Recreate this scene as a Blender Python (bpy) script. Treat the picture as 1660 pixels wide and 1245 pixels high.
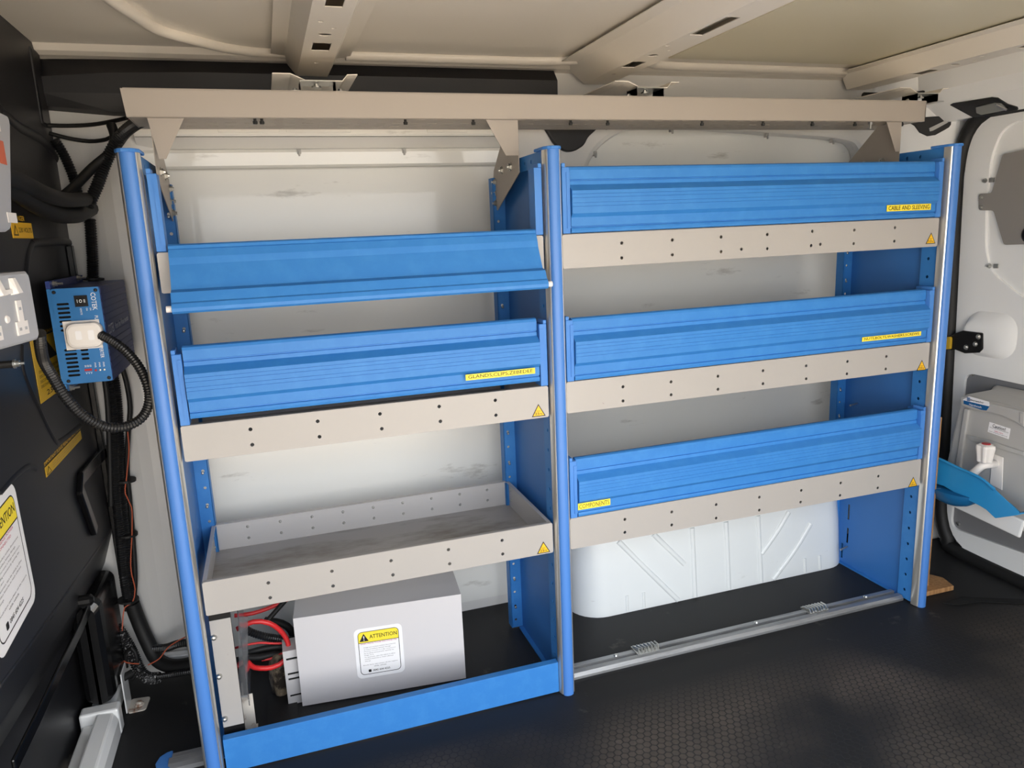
import bpy, bmesh, math, random
from mathutils import Vector, Matrix, Euler
random.seed(7)
S = bpy.context.scene
COL = S.collection
for o in list(bpy.data.objects): bpy.data.objects.remove(o)

# ------------------------------------------------------------------ camera, sky, sun, exposure
CAM_EUL = (1.36570843, 0.0413409074, -0.321879426)
CAM_LOC = Vector((0.395957658, -1.41819572, 1.04257923))
FOC = 1197.17827
cd = bpy.data.cameras.new('camera'); cam = bpy.data.objects.new('camera', cd); COL.objects.link(cam)
cam.location = CAM_LOC; cam.rotation_euler = CAM_EUL
cd.sensor_width = 36.0; cd.lens = FOC / 1660 * 36.0; cd.clip_start = 0.02
S.camera = cam
w = bpy.data.worlds.new('sky'); S.world = w; w.use_nodes = True
nt = w.node_tree; nt.nodes.clear()
wo = nt.nodes.new('ShaderNodeOutputWorld'); bg = nt.nodes.new('ShaderNodeBackground')
tc = nt.nodes.new('ShaderNodeTexCoord'); sx = nt.nodes.new('ShaderNodeSeparateXYZ'); cr = nt.nodes.new('ShaderNodeValToRGB')
cr.color_ramp.elements[0].position = 0.0; cr.color_ramp.elements[0].color = (1.0, 0.98, 0.95, 1)
cr.color_ramp.elements[1].position = 1.0; cr.color_ramp.elements[1].color = (0.70, 0.82, 1.0, 1)
nt.links.new(tc.outputs['Generated'], sx.inputs[0]); nt.links.new(sx.outputs['Z'], cr.inputs[0])
nt.links.new(cr.outputs[0], bg.inputs[0]); nt.links.new(bg.outputs[0], wo.inputs[0])
bg.inputs[1].default_value = 2.4
sd = bpy.data.lights.new('sun', 'SUN'); sd.energy = 9.5; sd.angle = 0.01; sd.color = (1.0, 0.93, 0.82)
sun = bpy.data.objects.new('sun', sd); COL.objects.link(sun)
sun.rotation_euler = Vector((0.75, -0.42, -0.80)).to_track_quat('-Z', 'Y').to_euler()   # comes over the roof: lights the yard, not the load bay
pl = bpy.data.lights.new('doorway_portal', 'AREA'); pl.shape = 'RECTANGLE'; pl.size = 1.95; pl.size_y = 1.3; pl.cycles.is_portal = True
po = bpy.data.objects.new('doorway_portal', pl); COL.objects.link(po)
po.location = (0.82, -1.345, 0.60); po.rotation_euler = (math.radians(90), 0, 0)
S.view_settings.view_transform = 'Standard'; S.view_settings.look = 'None'; S.view_settings.gamma = 1.0
S.view_settings.use_curve_mapping = False; S.view_settings.exposure = 1.25
S.cycles.max_bounces = 12; S.cycles.diffuse_bounces = 8; S.cycles.use_denoising = True
S.cycles.sample_clamp_indirect = 6

_RM = Euler(CAM_EUL).to_matrix()
def at(px, py, axis, val):
    """the point of the photograph (1660x1245) on the plane x / y / z = val"""
    d = _RM @ Vector(((px - 830) / FOC, -(py - 622.5) / FOC, -1.0))
    i = 'xyz'.index(axis)
    return CAM_LOC + d * ((val - CAM_LOC[i]) / d[i])

# ------------------------------------------------------------------ materials
def srgb(r, g, b):
    f = lambda c: c / 12.92 if c <= 0.04045 else ((c + 0.055) / 1.055) ** 2.4
    return (f(r / 255), f(g / 255), f(b / 255), 1)
def mat(name, col, rough=0.5, metal=0.0, spec=0.5, noise=None, bump=None, alpha=None, coat=0):
    """noise=(scale, second colour, low, high[, stretch]); bump=(scale, strength)"""
    m = bpy.data.materials.new(name); m.use_nodes = True; t = m.node_tree; b = t.nodes['Principled BSDF']
    b.inputs['Base Color'].default_value = col; b.inputs['Roughness'].default_value = rough
    b.inputs['Metallic'].default_value = metal; b.inputs['Specular IOR Level'].default_value = spec
    b.inputs['Coat Weight'].default_value = coat
    tcn = t.nodes.new('ShaderNodeTexCoord')
    if noise:
        mp = t.nodes.new('ShaderNodeMapping'); mp.inputs['Scale'].default_value = noise[4] if len(noise) > 4 else (1, 1, 1)
        n = t.nodes.new('ShaderNodeTexNoise'); n.inputs['Scale'].default_value = noise[0]; n.inputs['Detail'].default_value = 6; n.inputs['Roughness'].default_value = .65
        r = t.nodes.new('ShaderNodeMapRange'); r.inputs['From Min'].default_value = noise[2]; r.inputs['From Max'].default_value = noise[3]
        mx = t.nodes.new('ShaderNodeMix'); mx.data_type = 'RGBA'
        mx.inputs[6].default_value = col; mx.inputs[7].default_value = noise[1]
        t.links.new(tcn.outputs['Object'], mp.inputs[0]); t.links.new(mp.outputs[0], n.inputs['Vector'])
        t.links.new(n.outputs['Fac'], r.inputs['Value']); t.links.new(r.outputs[0], mx.inputs[0]); t.links.new(mx.outputs[2], b.inputs['Base Color'])
    if bump:
        n2 = t.nodes.new('ShaderNodeTexNoise'); n2.inputs['Scale'].default_value = bump[0]
        bp = t.nodes.new('ShaderNodeBump'); bp.inputs['Strength'].default_value = bump[1]; bp.inputs['Distance'].default_value = .002
        t.links.new(tcn.outputs['Object'], n2.inputs['Vector']); t.links.new(n2.outputs['Fac'], bp.inputs['Height']); t.links.new(bp.outputs[0], b.inputs['Normal'])
    if alpha is not None:
        b.inputs['Transmission Weight'].default_value = alpha; b.inputs['IOR'].default_value = 1.45
    return m
M = {}
M['blue'] = mat('blue powder coat', srgb(52, 122, 194), .46, spec=.32, noise=(30, srgb(58, 128, 198), .45, .65), bump=(900, .03))
M['blue_insert'] = mat('blue plastic insert', srgb(72, 126, 200), .42, noise=(60, srgb(140, 168, 212), .72, .80, (1, 1, .3)))
M['blue_panel'] = mat('blue painted upright sheet', srgb(50, 112, 184), .45)
M['blue_plastic'] = mat('blue moulded plastic', srgb(62, 124, 200), .5, spec=.35, noise=(25, srgb(78, 134, 204), .45, .7, (1, 1, .2)))
M['beige'] = mat('beige grey powder coat', srgb(166, 163, 160), .42, noise=(38, srgb(112, 106, 100), .70, .78), bump=(1500, .03))
M['beige_tray'] = mat('beige grey tray paint', srgb(164, 156, 147), .45)
M['alu'] = mat('brushed aluminium', srgb(220, 218, 212), .30, .8)
M['rail_alu'] = mat('dull floor rail aluminium', srgb(170, 172, 174), .45, .75, noise=(50, srgb(110, 110, 110), .5, .8, (.1, 1, 1)))
M['tray_metal'] = mat('worn grey tray metal', srgb(176, 174, 172), .5, .25, noise=(9, srgb(120, 112, 100), .45, .75, (.5, 1.4, 1)))
M['tray_wall'] = mat('grey tray wall', srgb(196, 194, 194), .5, .1)
M['body'] = mat('white van body paint', srgb(238, 239, 238), .22, coat=.3)
M['body_grey'] = mat('pale grey pillar paint', srgb(222, 221, 218), .3)
M['roof'] = mat('roof paint', srgb(222, 216, 206), .33)
M['roof_panel'] = mat('unpainted roof skin primer', srgb(206, 199, 176), .4)
M['lining'] = mat('scuffed white lining board', srgb(238, 238, 233), .26, noise=(8, srgb(160, 156, 146), .61, .80, (.6, 1, 2.6)), coat=.3)
M['arch'] = mat('white wheel arch paint', srgb(226, 231, 232), .3, noise=(14, srgb(176, 176, 172), .66, .80, (.6, 1, 2)), coat=.4)
M['black'] = mat('satin black bulkhead', srgb(23, 24, 28), .42, spec=.4, noise=(3, srgb(30, 29, 30), .4, .7))
M['black_gloss'] = mat('gloss black plastic', srgb(14, 14, 15), .22)
M['black_rubber'] = mat('black rubber', srgb(20, 20, 20), .6)
M['conduit'] = mat('black corrugated conduit', srgb(24, 24, 25), .42)
M['mesh_sleeve'] = mat('dusty braided sleeve', srgb(24, 24, 25), .55, noise=(220, srgb(170, 170, 170), .56, .62))
M['hole'] = mat('dark void', srgb(10, 10, 10), .9)
M['steel'] = mat('zinc plated steel', srgb(190, 190, 186), .28, .9)
M['dark_steel'] = mat('black steel', srgb(22, 22, 23), .4, .4)
M['yellow'] = mat('yellow label', srgb(244, 222, 60), .5)
M['amber'] = mat('amber warning label', srgb(238, 186, 28), .45)
M['gold'] = mat('ochre sticker', srgb(198, 160, 34), .5)
M['ink'] = mat('black ink', srgb(22, 20, 18), .6)
M['red_ink'] = mat('red ink', srgb(190, 60, 90), .6)
M['grey_ink'] = mat('grey ink', srgb(105, 105, 108), .6)
M['label_white'] = mat('white label', srgb(238, 238, 240), .4)
M['white_ink'] = mat('white print', srgb(225, 228, 232), .5)
M['socket_grey'] = mat('grey socket plastic', srgb(166, 168, 172), .42)
M['white_plastic'] = mat('white plastic', srgb(228, 224, 220), .4)
M['hw_grey'] = mat('grey handwash moulding', srgb(176, 175, 172), .45)
M['plate_grey'] = mat('grey security plate', srgb(142, 138, 134), .5)
M['panel_grey'] = mat('grey door board', srgb(128, 128, 130), .55)
M['inv_blue'] = mat('blue inverter face', srgb(38, 108, 168), .38, .3)
M['inv_navy'] = mat('navy anodised extrusion', srgb(24, 46, 112), .4, .15)
M['basin'] = mat('blue basin plastic', srgb(40, 138, 196), .4)
M['basin_dark'] = mat('darker blue basin bowl', srgb(18, 92, 142), .4)
M['red_cable'] = mat('red cable', srgb(206, 42, 44), .4)
M['red_plastic'] = mat('red tap cap', srgb(170, 24, 34), .35)
M['orange_cable'] = mat('thin orange cable', srgb(196, 96, 66), .5)
M['box'] = mat('pale grey steel cover', srgb(206, 204, 206), .42)
M['wood'] = mat('plywood', srgb(178, 134, 88), .7, noise=(14, srgb(128, 88, 50), .4, .75, (8, 8, .6)))
M['foam'] = mat('dirty foam', srgb(150, 134, 110), .95, noise=(22, srgb(38, 30, 22), .36, .54))
M['rust'] = mat('rusty bracket', srgb(200, 194, 184), .6, noise=(26, srgb(122, 72, 34), .55, .66))
M['acrylic'] = mat('smoky clear plastic sheet', srgb(205, 208, 212), .12, alpha=.92)
M['lens'] = mat('lamp lens', srgb(150, 152, 150), .2, alpha=.3)
M['yard'] = mat('sunlit yard paving', srgb(206, 193, 176), .9, noise=(3, srgb(170, 148, 120), .4, .7))

def floor_mat():
    m = bpy.data.materials.new('black hex rubber mat'); m.use_nodes = True; t = m.node_tree; b = t.nodes['Principled BSDF']; L = t.links.new
    N = lambda k: t.nodes.new(k)
    def vm(op, a, bb=None):
        n = N('ShaderNodeVectorMath'); n.operation = op
        for i, q in enumerate((a, bb)):
            if q is None: continue
            if isinstance(q, (tuple, list)): n.inputs[i].default_value = q
            else: L(q, n.inputs[i])
        return n
    def mm(op, a, bb=None, cc=None):
        n = N('ShaderNodeMath'); n.operation = op
        for i, q in enumerate((a, bb, cc)):
            if q is None: continue
            if isinstance(q, (int, float)): n.inputs[i].default_value = q
            else: L(q, n.inputs[i])
        return n.outputs[0]
    tcn = N('ShaderNodeTexCoord')
    flat = vm('MULTIPLY', tcn.outputs['Object'], (1 / .0165, 1 / .0165, 0)).outputs[0]
    p = vm('ADD', flat, (500, 500 * 1.7320508, 0)).outputs[0]
    s = (1.0, 1.7320508, 1.0); h = (.5, .8660254, 0)
    a = vm('SUBTRACT', vm('MODULO', p, s).outputs[0], h).outputs[0]
    c = vm('SUBTRACT', vm('MODULO', vm('SUBTRACT', p, h).outputs[0], s).outputs[0], h).outputs[0]
    la = vm('DOT_PRODUCT', a, a).outputs['Value']; lc = vm('DOT_PRODUCT', c, c).outputs['Value']
    sel = mm('LESS_THAN', la, lc)
    mx = N('ShaderNodeMix'); mx.data_type = 'VECTOR'; L(sel, mx.inputs[0]); L(c, mx.inputs[4]); L(a, mx.inputs[5])
    g = vm('ABSOLUTE', mx.outputs[1]).outputs[0]
    d1 = vm('DOT_PRODUCT', g, (.5, .8660254, 0)).outputs['Value']
    sep = N('ShaderNodeSeparateXYZ'); L(g, sep.inputs[0])
    hd = mm('MAXIMUM', d1, sep.outputs['X'])
    top = N('ShaderNodeMapRange'); top.inputs['From Min'].default_value = .47; top.inputs['From Max'].default_value = .41; L(hd, top.inputs['Value'])
    n1 = N('ShaderNodeTexNoise'); n1.inputs['Scale'].default_value = 2.6; n1.inputs['Detail'].default_value = 5; L(tcn.outputs['Object'], n1.inputs['Vector'])
    wear = N('ShaderNodeMapRange'); wear.inputs['From Min'].default_value = .40; wear.inputs['From Max'].default_value = .60; L(n1.outputs['Fac'], wear.inputs['Value'])
    n2 = N('ShaderNodeTexNoise'); n2.inputs['Scale'].default_value = 60; n2.inputs['Detail'].default_value = 6; L(tcn.outputs['Object'], n2.inputs['Vector'])
    # plain strip of mat under and just in front of the racking: no worn dust there
    sp = N('ShaderNodeSeparateXYZ'); L(tcn.outputs['Object'], sp.inputs[0])
    strip = N('ShaderNodeMapRange'); strip.inputs['From Min'].default_value = -.06; strip.inputs['From Max'].default_value = -.20; L(sp.outputs['Y'], strip.inputs['Value'])
    fac = mm('MULTIPLY', mm('MULTIPLY', top.outputs[0], wear.outputs[0]), mm('MULTIPLY', strip.outputs[0], mm('ADD', n2.outputs['Fac'], .35)))
    cm = N('ShaderNodeMix'); cm.data_type = 'RGBA'; cm.inputs[6].default_value = srgb(29, 29, 30); cm.inputs[7].default_value = srgb(78, 71, 64)
    L(fac, cm.inputs[0])
    n3 = N('ShaderNodeTexNoise'); n3.inputs['Scale'].default_value = 11; n3.inputs['Detail'].default_value = 8; n3.inputs['Roughness'].default_value = .7; L(tcn.outputs['Object'], n3.inputs['Vector'])
    sc = N('ShaderNodeMapRange'); sc.inputs['From Min'].default_value = .62; sc.inputs['From Max'].default_value = .78; sc.inputs['To Max'].default_value = .6; L(n3.outputs['Fac'], sc.inputs['Value'])
    c2 = N('ShaderNodeMix'); c2.data_type = 'RGBA'; c2.inputs[7].default_value = srgb(112, 106, 98); L(sc.outputs[0], c2.inputs[0]); L(cm.outputs[2], c2.inputs[6]); L(c2.outputs[2], b.inputs['Base Color'])
    b.inputs['Roughness'].default_value = .58; b.inputs['Specular IOR Level'].default_value = .35
    bp = N('ShaderNodeBump'); bp.inputs['Strength'].default_value = .5; bp.inputs['Distance'].default_value = .0012
    L(mm('MULTIPLY', top.outputs[0], strip.outputs[0]), bp.inputs['Height']); L(bp.outputs[0], b.inputs['Normal'])
    return m
M['floor'] = floor_mat()

# ------------------------------------------------------------------ object helpers
def tag(o, label=None, cat=None, group=None, kind=None):
    if label: o['label'] = label
    if cat: o['category'] = cat
    if group: o['group'] = group
    if kind: o['kind'] = kind
    return o
def link(name, me, m=None, parent=None, bev=0, smooth=False, loc=None):
    o = bpy.data.objects.new(name, me); COL.objects.link(o)
    if m is not None and not me.materials: me.materials.append(M[m] if isinstance(m, str) else m)
    if parent is not None:
        o.parent = parent
        o.matrix_parent_inverse = base_matrix(parent).inverted()
    if loc is not None: o.location = loc
    if bev:
        b = o.modifiers.new('edges', 'BEVEL'); b.width = bev; b.segments = 2; b.limit_method = 'ANGLE'; b.angle_limit = math.radians(40)
    if smooth:
        me.polygons.foreach_set('use_smooth', [True] * len(me.polygons)); me.set_sharp_from_angle(angle=math.radians(50))
    return o
def base_matrix(o):
    m = Matrix.LocRotScale(o.location, o.rotation_euler, o.scale)
    return base_matrix(o.parent) @ o.matrix_parent_inverse @ m if o.parent else m
def thing(name, label, cat, loc, group=None):
    o = bpy.data.objects.new(name, None); COL.objects.link(o); o.location = loc
    o.empty_display_size = .03
    return tag(o, label, cat, group)

class MB:
    def __init__(s): s.bm = bmesh.new()
    def box(s, x0, x1, y0, y1, z0, z1, mtx=None):
        c = [Vector((x, y, z)) for x in (x0, x1) for y in (y0, y1) for z in (z0, z1)]
        if mtx: c = [mtx @ q for q in c]
        v = [s.bm.verts.new(q) for q in c]
        for f in ((0, 1, 3, 2), (4, 6, 7, 5), (0, 4, 5, 1), (2, 3, 7, 6), (0, 2, 6, 4), (1, 5, 7, 3)): s.bm.faces.new([v[i] for i in f])
        return s
    def loft(s, rings, caps=True, closed=True):
        R = [[s.bm.verts.new(q) for q in r] for r in rings]; n = len(R[0])
        for a, b in zip(R, R[1:]):
            for i in range(n if closed else n - 1):
                j = (i + 1) % n; s.bm.faces.new((a[i], a[j], b[j], b[i]))
        if caps: s.bm.faces.new(R[0][::-1]); s.bm.faces.new(R[-1])
        return s
    def prism(s, pts, vec):
        vec = Vector(vec); return s.loft([[Vector(p) for p in pts], [Vector(p) + vec for p in pts]])
    def tube(s, pts, r, seg=10, caps=True, rad=None):
        pts = [Vector(p) for p in pts]; rings = []; up = None
        for i, p in enumerate(pts):
            t = (pts[min(i + 1, len(pts) - 1)] - pts[max(i - 1, 0)])
            if t.length < 1e-9: t = Vector((0, 0, 1))
            t.normalize()
            if up is None: up = t.orthogonal().normalized()
            up = (up - t * up.dot(t)).normalized(); sd_ = t.cross(up)
            rr = rad[i] if rad else r
            rings.append([p + (up * math.cos(a) + sd_ * math.sin(a)) * rr for a in [2 * math.pi * k / seg for k in range(seg)]])
        return s.loft(rings, caps)
    def lathe(s, prof, base, axis, seg=20):
        ax = Vector(axis).normalized(); u = ax.orthogonal().normalized(); v = ax.cross(u); base = Vector(base)
        return s.loft([[base + ax * h + (u * math.cos(a) + v * math.sin(a)) * max(r, 1e-5) for a in [2 * math.pi * k / seg for k in range(seg)]] for r, h in prof])
    def mesh(s, name):
        bmesh.ops.recalc_face_normals(s.bm, faces=s.bm.faces)
        me = bpy.data.meshes.new(name); s.bm.to_mesh(me); s.bm.free(); return me
    def build(s, name, m, parent=None, bev=0, smooth=False):
        return link(name, s.mesh(name), m, parent, bev, smooth)

def smooth_path(pts, step=.004):
    """Catmull-Rom through the points, evenly resampled"""
    P = [Vector(p) for p in pts]; P = [P[0] * 2 - P[1]] + P + [P[-1] * 2 - P[-2]]; out = []
    for i in range(1, len(P) - 2):
        n = max(2, int((P[i + 1] - P[i]).length / step))
        for k in range(n):
            t = k / n
            out.append(.5 * ((2 * P[i]) + (P[i + 1] - P[i - 1]) * t + (2 * P[i - 1] - 5 * P[i] + 4 * P[i + 1] - P[i + 2]) * t * t + (-P[i - 1] + 3 * P[i] - 3 * P[i + 1] + P[i + 2]) * t ** 3))
    out.append(P[-2]); return out
def cable(name, pts, r, m, parent=None, seg=8, step=.012):
    return MB().tube(smooth_path(pts, step), r, seg).build(name, m, parent, smooth=True)
def corrugated(name, pts, r, m='conduit', parent=None, pitch=.0052, seg=12):
    pp = smooth_path(pts, pitch / 2)
    return MB().tube(pp, r, seg, rad=[r if (i // 1) % 2 else r * .80 for i in range(len(pp))]).build(name, m, parent)

def fill_plate(outline, holes, thick, fr, name, m, parent=None, bev=0):
    """flat sheet with real holes; fr maps (u, v, depth) to a point"""
    bm = bmesh.new(); edges = []
    for loop in [outline] + list(holes):
        v = [bm.verts.new((u, w_, 0)) for u, w_ in loop]
        edges += [bm.edges.new((v[i], v[(i + 1) % len(v)])) for i in range(len(v))]
    bmesh.ops.triangle_fill(bm, use_beauty=True, use_dissolve=False, edges=edges)
    if thick:
        ex = bmesh.ops.extrude_face_region(bm, geom=bm.faces[:])
        for q in ex['geom']:
            if isinstance(q, bmesh.types.BMVert): q.co.z += thick
    for v in bm.verts: v.co = Vector(fr(v.co.x, v.co.y, v.co.z))
    bmesh.ops.recalc_face_normals(bm, faces=bm.faces)
    me = bpy.data.meshes.new(name); bm.to_mesh(me); bm.free()
    return link(name, me, m, parent, bev)
def circ(u, v, r, n=12, rv=None): return [(u + r * math.cos(2 * math.pi * k / n), v + (rv or r) * math.sin(2 * math.pi * k / n)) for k in range(n)]
def rect(u0, u1, v0, v1): return [(u0, v0), (u1, v0), (u1, v1), (u0, v1)]
def rrect(u0, u1, v0, v1, r, n=5):
    out = []
    for cx, cy, a0 in ((u1 - r, v1 - r, 0), (u0 + r, v1 - r, 90), (u0 + r, v0 + r, 180), (u1 - r, v0 + r, 270)):
        for k in range(n + 1):
            a = math.radians(a0 + 90 * k / n); out.append((cx + r * math.cos(a), cy + r * math.sin(a)))
    return out
def rounded(poly, r, n=5):
    """polygon with its corners rounded"""
    out = []; P = [Vector(p) for p in poly]; N_ = len(P)
    for i, p in enumerate(P):
        a = (P[i - 1] - p); b = (P[(i + 1) % N_] - p); q = min(r, a.length * .45, b.length * .45)
        s0 = p + a.normalized() * q; s1 = p + b.normalized() * q
        for k in range(n + 1):
            t = k / n; out.append(s0 * (1 - t) ** 2 + p * 2 * t * (1 - t) + s1 * t * t)
    return out
def frame(o, r, u, n=None):
    """(u,v,d) -> o + r*u + up*v + n*d"""
    o, r, u = Vector(o), Vector(r).normalized(), Vector(u).normalized()
    n = Vector(n).normalized() if n is not None else r.cross(u)
    return lambda a, b, c=0: o + r * a + u * b + n * c
def flat(pts, fr, d, t, name, m, parent=None):
    return MB().loft([[fr(u, v, d) for u, v in pts], [fr(u, v, d + t) for u, v in pts]]).build(name, m, parent)
def text(body, fr, u0, v0, wd, ht, d, name, m, parent=None, t=.0003):
    """lettering fitted into the rectangle u0..u0+wd, v0..v0+ht"""
    cu = bpy.data.curves.new('txt', 'FONT'); cu.body = body; cu.resolution_u = 2; cu.offset = 0 if 'M' in body else .008
    o = bpy.data.objects.new('txt', cu); COL.objects.link(o)
    dg = bpy.context.evaluated_depsgraph_get(); me = bpy.data.meshes.new_from_object(o.evaluated_get(dg))
    bpy.data.objects.remove(o); bpy.data.curves.remove(cu)
    xs = [v.co.x for v in me.vertices]; ys = [v.co.y for v in me.vertices]
    a, b, c, e = min(xs), max(xs), min(ys), max(ys)
    for v in me.vertices: v.co = fr(u0 + (v.co.x - a) / (b - a) * wd, v0 + (v.co.y - c) / max(e - c, 1e-6) * ht, d + t)
    me.materials.clear(); me.name = name
    return link(name, me, m, parent)
_shared = {}
def piece(key, make, name, m, parent, loc, rot=None):
    """a repeated small piece: one mesh, many objects"""
    if key not in _shared: _shared[key] = make().mesh(name)
    o = link(name, _shared[key], m, parent, loc=loc)
    if rot: o.rotation_euler = rot
    return o
def bolt_y(): return MB().lathe([(.0001, -.0025), (.002, -.0023), (.0032, -.0014), (.0036, 0), (.0036, .0004)], (0, 0, 0), (0, 1, 0), 12)

# ================================================================== SETTING
YW = .445            # inner face of the far body side
# yard outside
tag(MB().box(-12, 14, -16, 6, -.62, -.6).build('ground', 'yard'), kind='structure')
# floor: one rubber mat
floor = tag(MB().box(-.10, 2.44, -1.30, .47, -.02, 0).build('floor', 'floor'), kind='structure')
MB().box(-.10, 1.25, -1.42, -1.302, -.16, -.03).build('door_step', 'black_rubber', floor)
# mat scraps: torn edge by the rear
MB().prism([at(1528, 978, 'z', .001), at(1560, 968, 'z', .001), at(1600, 970, 'z', .001), at(1660, 972, 'z', .001), at(1660, 979, 'z', .001), at(1590, 976, 'z', .001), at(1550, 981, 'z', .001)], (0, 0, .002)).build('torn_edge', 'hole', floor)

# ---- ceiling: skin with pressed swages + roof bows
ceil = tag(MB().box(-.30, 2.42, -1.34, .47, 1.452, 1.47).build('ceiling', 'roof'), kind='structure')
# back edge of roof skin turning down to the cant rail
prof = [(.47, 1.412), (.468, 1.42), (.455, 1.428), (.44, 1.432), (.415, 1.434), (.40, 1.440), (.39, 1.452), (.47, 1.452)]
MB().loft([[Vector((x, y, z)) for y, z in prof] for x in (-.30, 2.30)]).build('roof_edge', 'roof', ceil, smooth=False)
def bead(name, pts, r=.011): return MB().tube(smooth_path(pts, .02), r, 10).build(name, 'roof', ceil, smooth=True)
Z1 = 1.449
bead('roof_swage', [(.49, .395, Z1), (.42, .385, Z1), (.36, .355, Z1), (.30, .295, Z1), (.25, .235, Z1), (.225, .15, Z1), (.19, .0, Z1), (.15, -.3, Z1)], .013)
bead('roof_swage', [(.62, .395, Z1), (.9, .395, Z1), (1.10, .39, Z1), (1.19, .36, Z1)], .014)
bead('roof_swage', [(1.34, .30, Z1), (1.38, .37, Z1), (1.46, .395, Z1), (1.8, .40, Z1), (2.02, .40, Z1)], .014)
# primer coloured centre panel between the rear two bows
MB().box(1.41, 2.02, -1.25, .33, 1.448, 1.4525).build('bare_roof_panel', 'roof_panel', ceil)
def roof_bow(xc, slots, w0=.034, w1=.056, fl=.030):
    y0, y1, zb = -1.30, .425, 1.402
    def fr(u, v, d): return Vector((xc + u, v, zb + d))
    b = fill_plate([(-w0, y0), (w0, y0), (w0, y1), (-w0, y1)], slots, .0015, fr, 'roof_bow', 'roof', ceil)
    s = MB()
    for sg in (-1, 1):
        s.loft([[Vector((xc + sg * a, y, z)) for a, z in ((w0, zb), (w1, 1.44), (w1 + fl, 1.442), (w1 + fl, 1.4435), (w1 - .0015, 1.4435), (w0 - .0015, zb + .0015))] for y in (y0, y1 - .0)])
        # sloping end gusset
        s.loft([[Vector((xc + sg * a, y, z)) for a, z in ((w1, 1.44), (w1 + fl, 1.442), (w1 + fl, 1.446), (w1, 1.446))] for y in (y1, y1 + .03)])
    s.build('bow_side', 'roof', b)
    return b
def slotset(off, dy=0):
    return [rect(-.017 + off, .017 + off, .105 + dy, .165 + dy), rect(-.014 + off, .014 + off, -.25 + dy, -.125 + dy), circ(off, .045 + dy, .012, 12, .009), circ(off - .014, -.04 + dy, .005, 8), circ(off + .012, .0 + dy, .004, 8), circ(off, .27 + dy * .5, .005, 8), circ(off + .01, -.34, .006, 8), circ(off, -.52, .012, 10)]
roof_bow(.543, slotset(.0)); roof_bow(1.255, slotset(-.010, .065), w1=.083, fl=.034); roof_bow(2.085, slotset(.0, .05))

# ---- far body side
wall_back = tag(MB().box(-.30, 2.40, YW, YW + .02, -.02, 1.46).build('wall_back', 'body_grey'), kind='structure')
# scuffed lining board, left bay and right bay (two sheets)
lb = MB().box(.19, .985, YW - .006, YW - .001, .03, 1.2015).build('lining_board', 'lining', wall_back)
rb = MB().box(1.10, 2.12, YW - .006, YW - .001, .30, 1.31).build('lining_board', 'lining', wall_back)
# pressed rails above the left board
def rail(name, x0, x1, pr, m='body_grey'): return MB().loft([[Vector((x, y, z)) for y, z in pr] for x in (x0, x1)]).build(name, m, wall_back)
rail('lower_rail', .16, 1.0, [(YW, 1.204), (YW - .010, 1.207), (YW - .016, 1.212), (YW - .018, 1.240), (YW - .012, 1.247), (YW, 1.248)], 'lining')
rail('dark_channel', .16, 1.0, [(YW, 1.249), (YW - .003, 1.249), (YW - .032, 1.272), (YW, 1.273)])
rail('upper_rail', .16, 1.0, [(YW, 1.273), (YW - .033, 1.2735), (YW - .036, 1.278), (YW - .036, 1.305), (YW - .028, 1.312), (YW, 1.312)], 'lining')
for x0, x1 in ((.33, .46), (.475, .62), (.80, .90)):
    MB().box(x0, x1, YW - .038, YW - .035, 1.281, 1.303).build('pressed_pad', 'lining', wall_back, bev=.0015)
# right bay: body sheet with a big rounded window blank
Yf = YW - .05
fw = [(1.00, 1.10), (1.00, 1.33), (2.30, 1.33), (2.30, 1.10)]
win = rounded([(1.165, 1.02), (1.185, 1.17), (1.26, 1.285), (1.50, 1.292), (2.00, 1.262), (2.07, 1.245), (2.10, 1.20), (2.06, 1.02)], .05)
# open outline: window blank reaches below the sheet, so trace it as one polygon
L_ = [v for v in win]
poly = [(1.0, 1.06), (1.0, 1.335), (2.30, 1.335), (2.30, 1.06), (2.085, 1.06)] + [tuple(p) for p in rounded([(2.085, 1.06), (2.095, 1.19), (2.07, 1.250), (1.98, 1.264), (1.50, 1.292), (1.32, 1.288), (1.235, 1.235), (1.195, 1.14), (1.185, 1.06)], .06)][6:-6] + [(1.185, 1.06)]
fill_plate(poly, [], .05, lambda u, v, d: Vector((u, Yf + d, v)), 'window_surround', 'body_grey', wall_back, bev=.014)
for x, z in ((1.236, 1.232), (1.46, 1.291), (1.76, 1.277), (1.985, 1.262), (.50, 1.246), (.745, 1.246)):
    yk = Yf - .001 if x > 1 else YW - .021
    MB().box(x - .0045, x + .0045, yk, yk + .012, z - .010, z + .001).box(x - .002, x + .002, yk - .004, yk + .002, z - .015, z - .004).build('trim_clip', 'hw_grey', wall_back, bev=.001)
# black plug in the pillar left of the racking
MB().lathe([(.0001, -.004), (.006, -.004), (.008, -.002), (.008, .001)], at(222, 799, 'y', YW - .002), (0, 1, 0), 14).build('grommet', 'black_rubber', wall_back)
# curved B pillar sheet on the left
pr = []
for k in range(9):
    a = k / 8; pr.append((.0 + .20 * a, YW - .004 - .018 * math.sin(math.pi * a)))
MB().loft([[Vector((x, y, z)) for x, y in pr + [(.20, YW), (0, YW)]] for z in (0, 1.30)]).build('pillar_skin', 'body_grey', wall_back)
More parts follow.
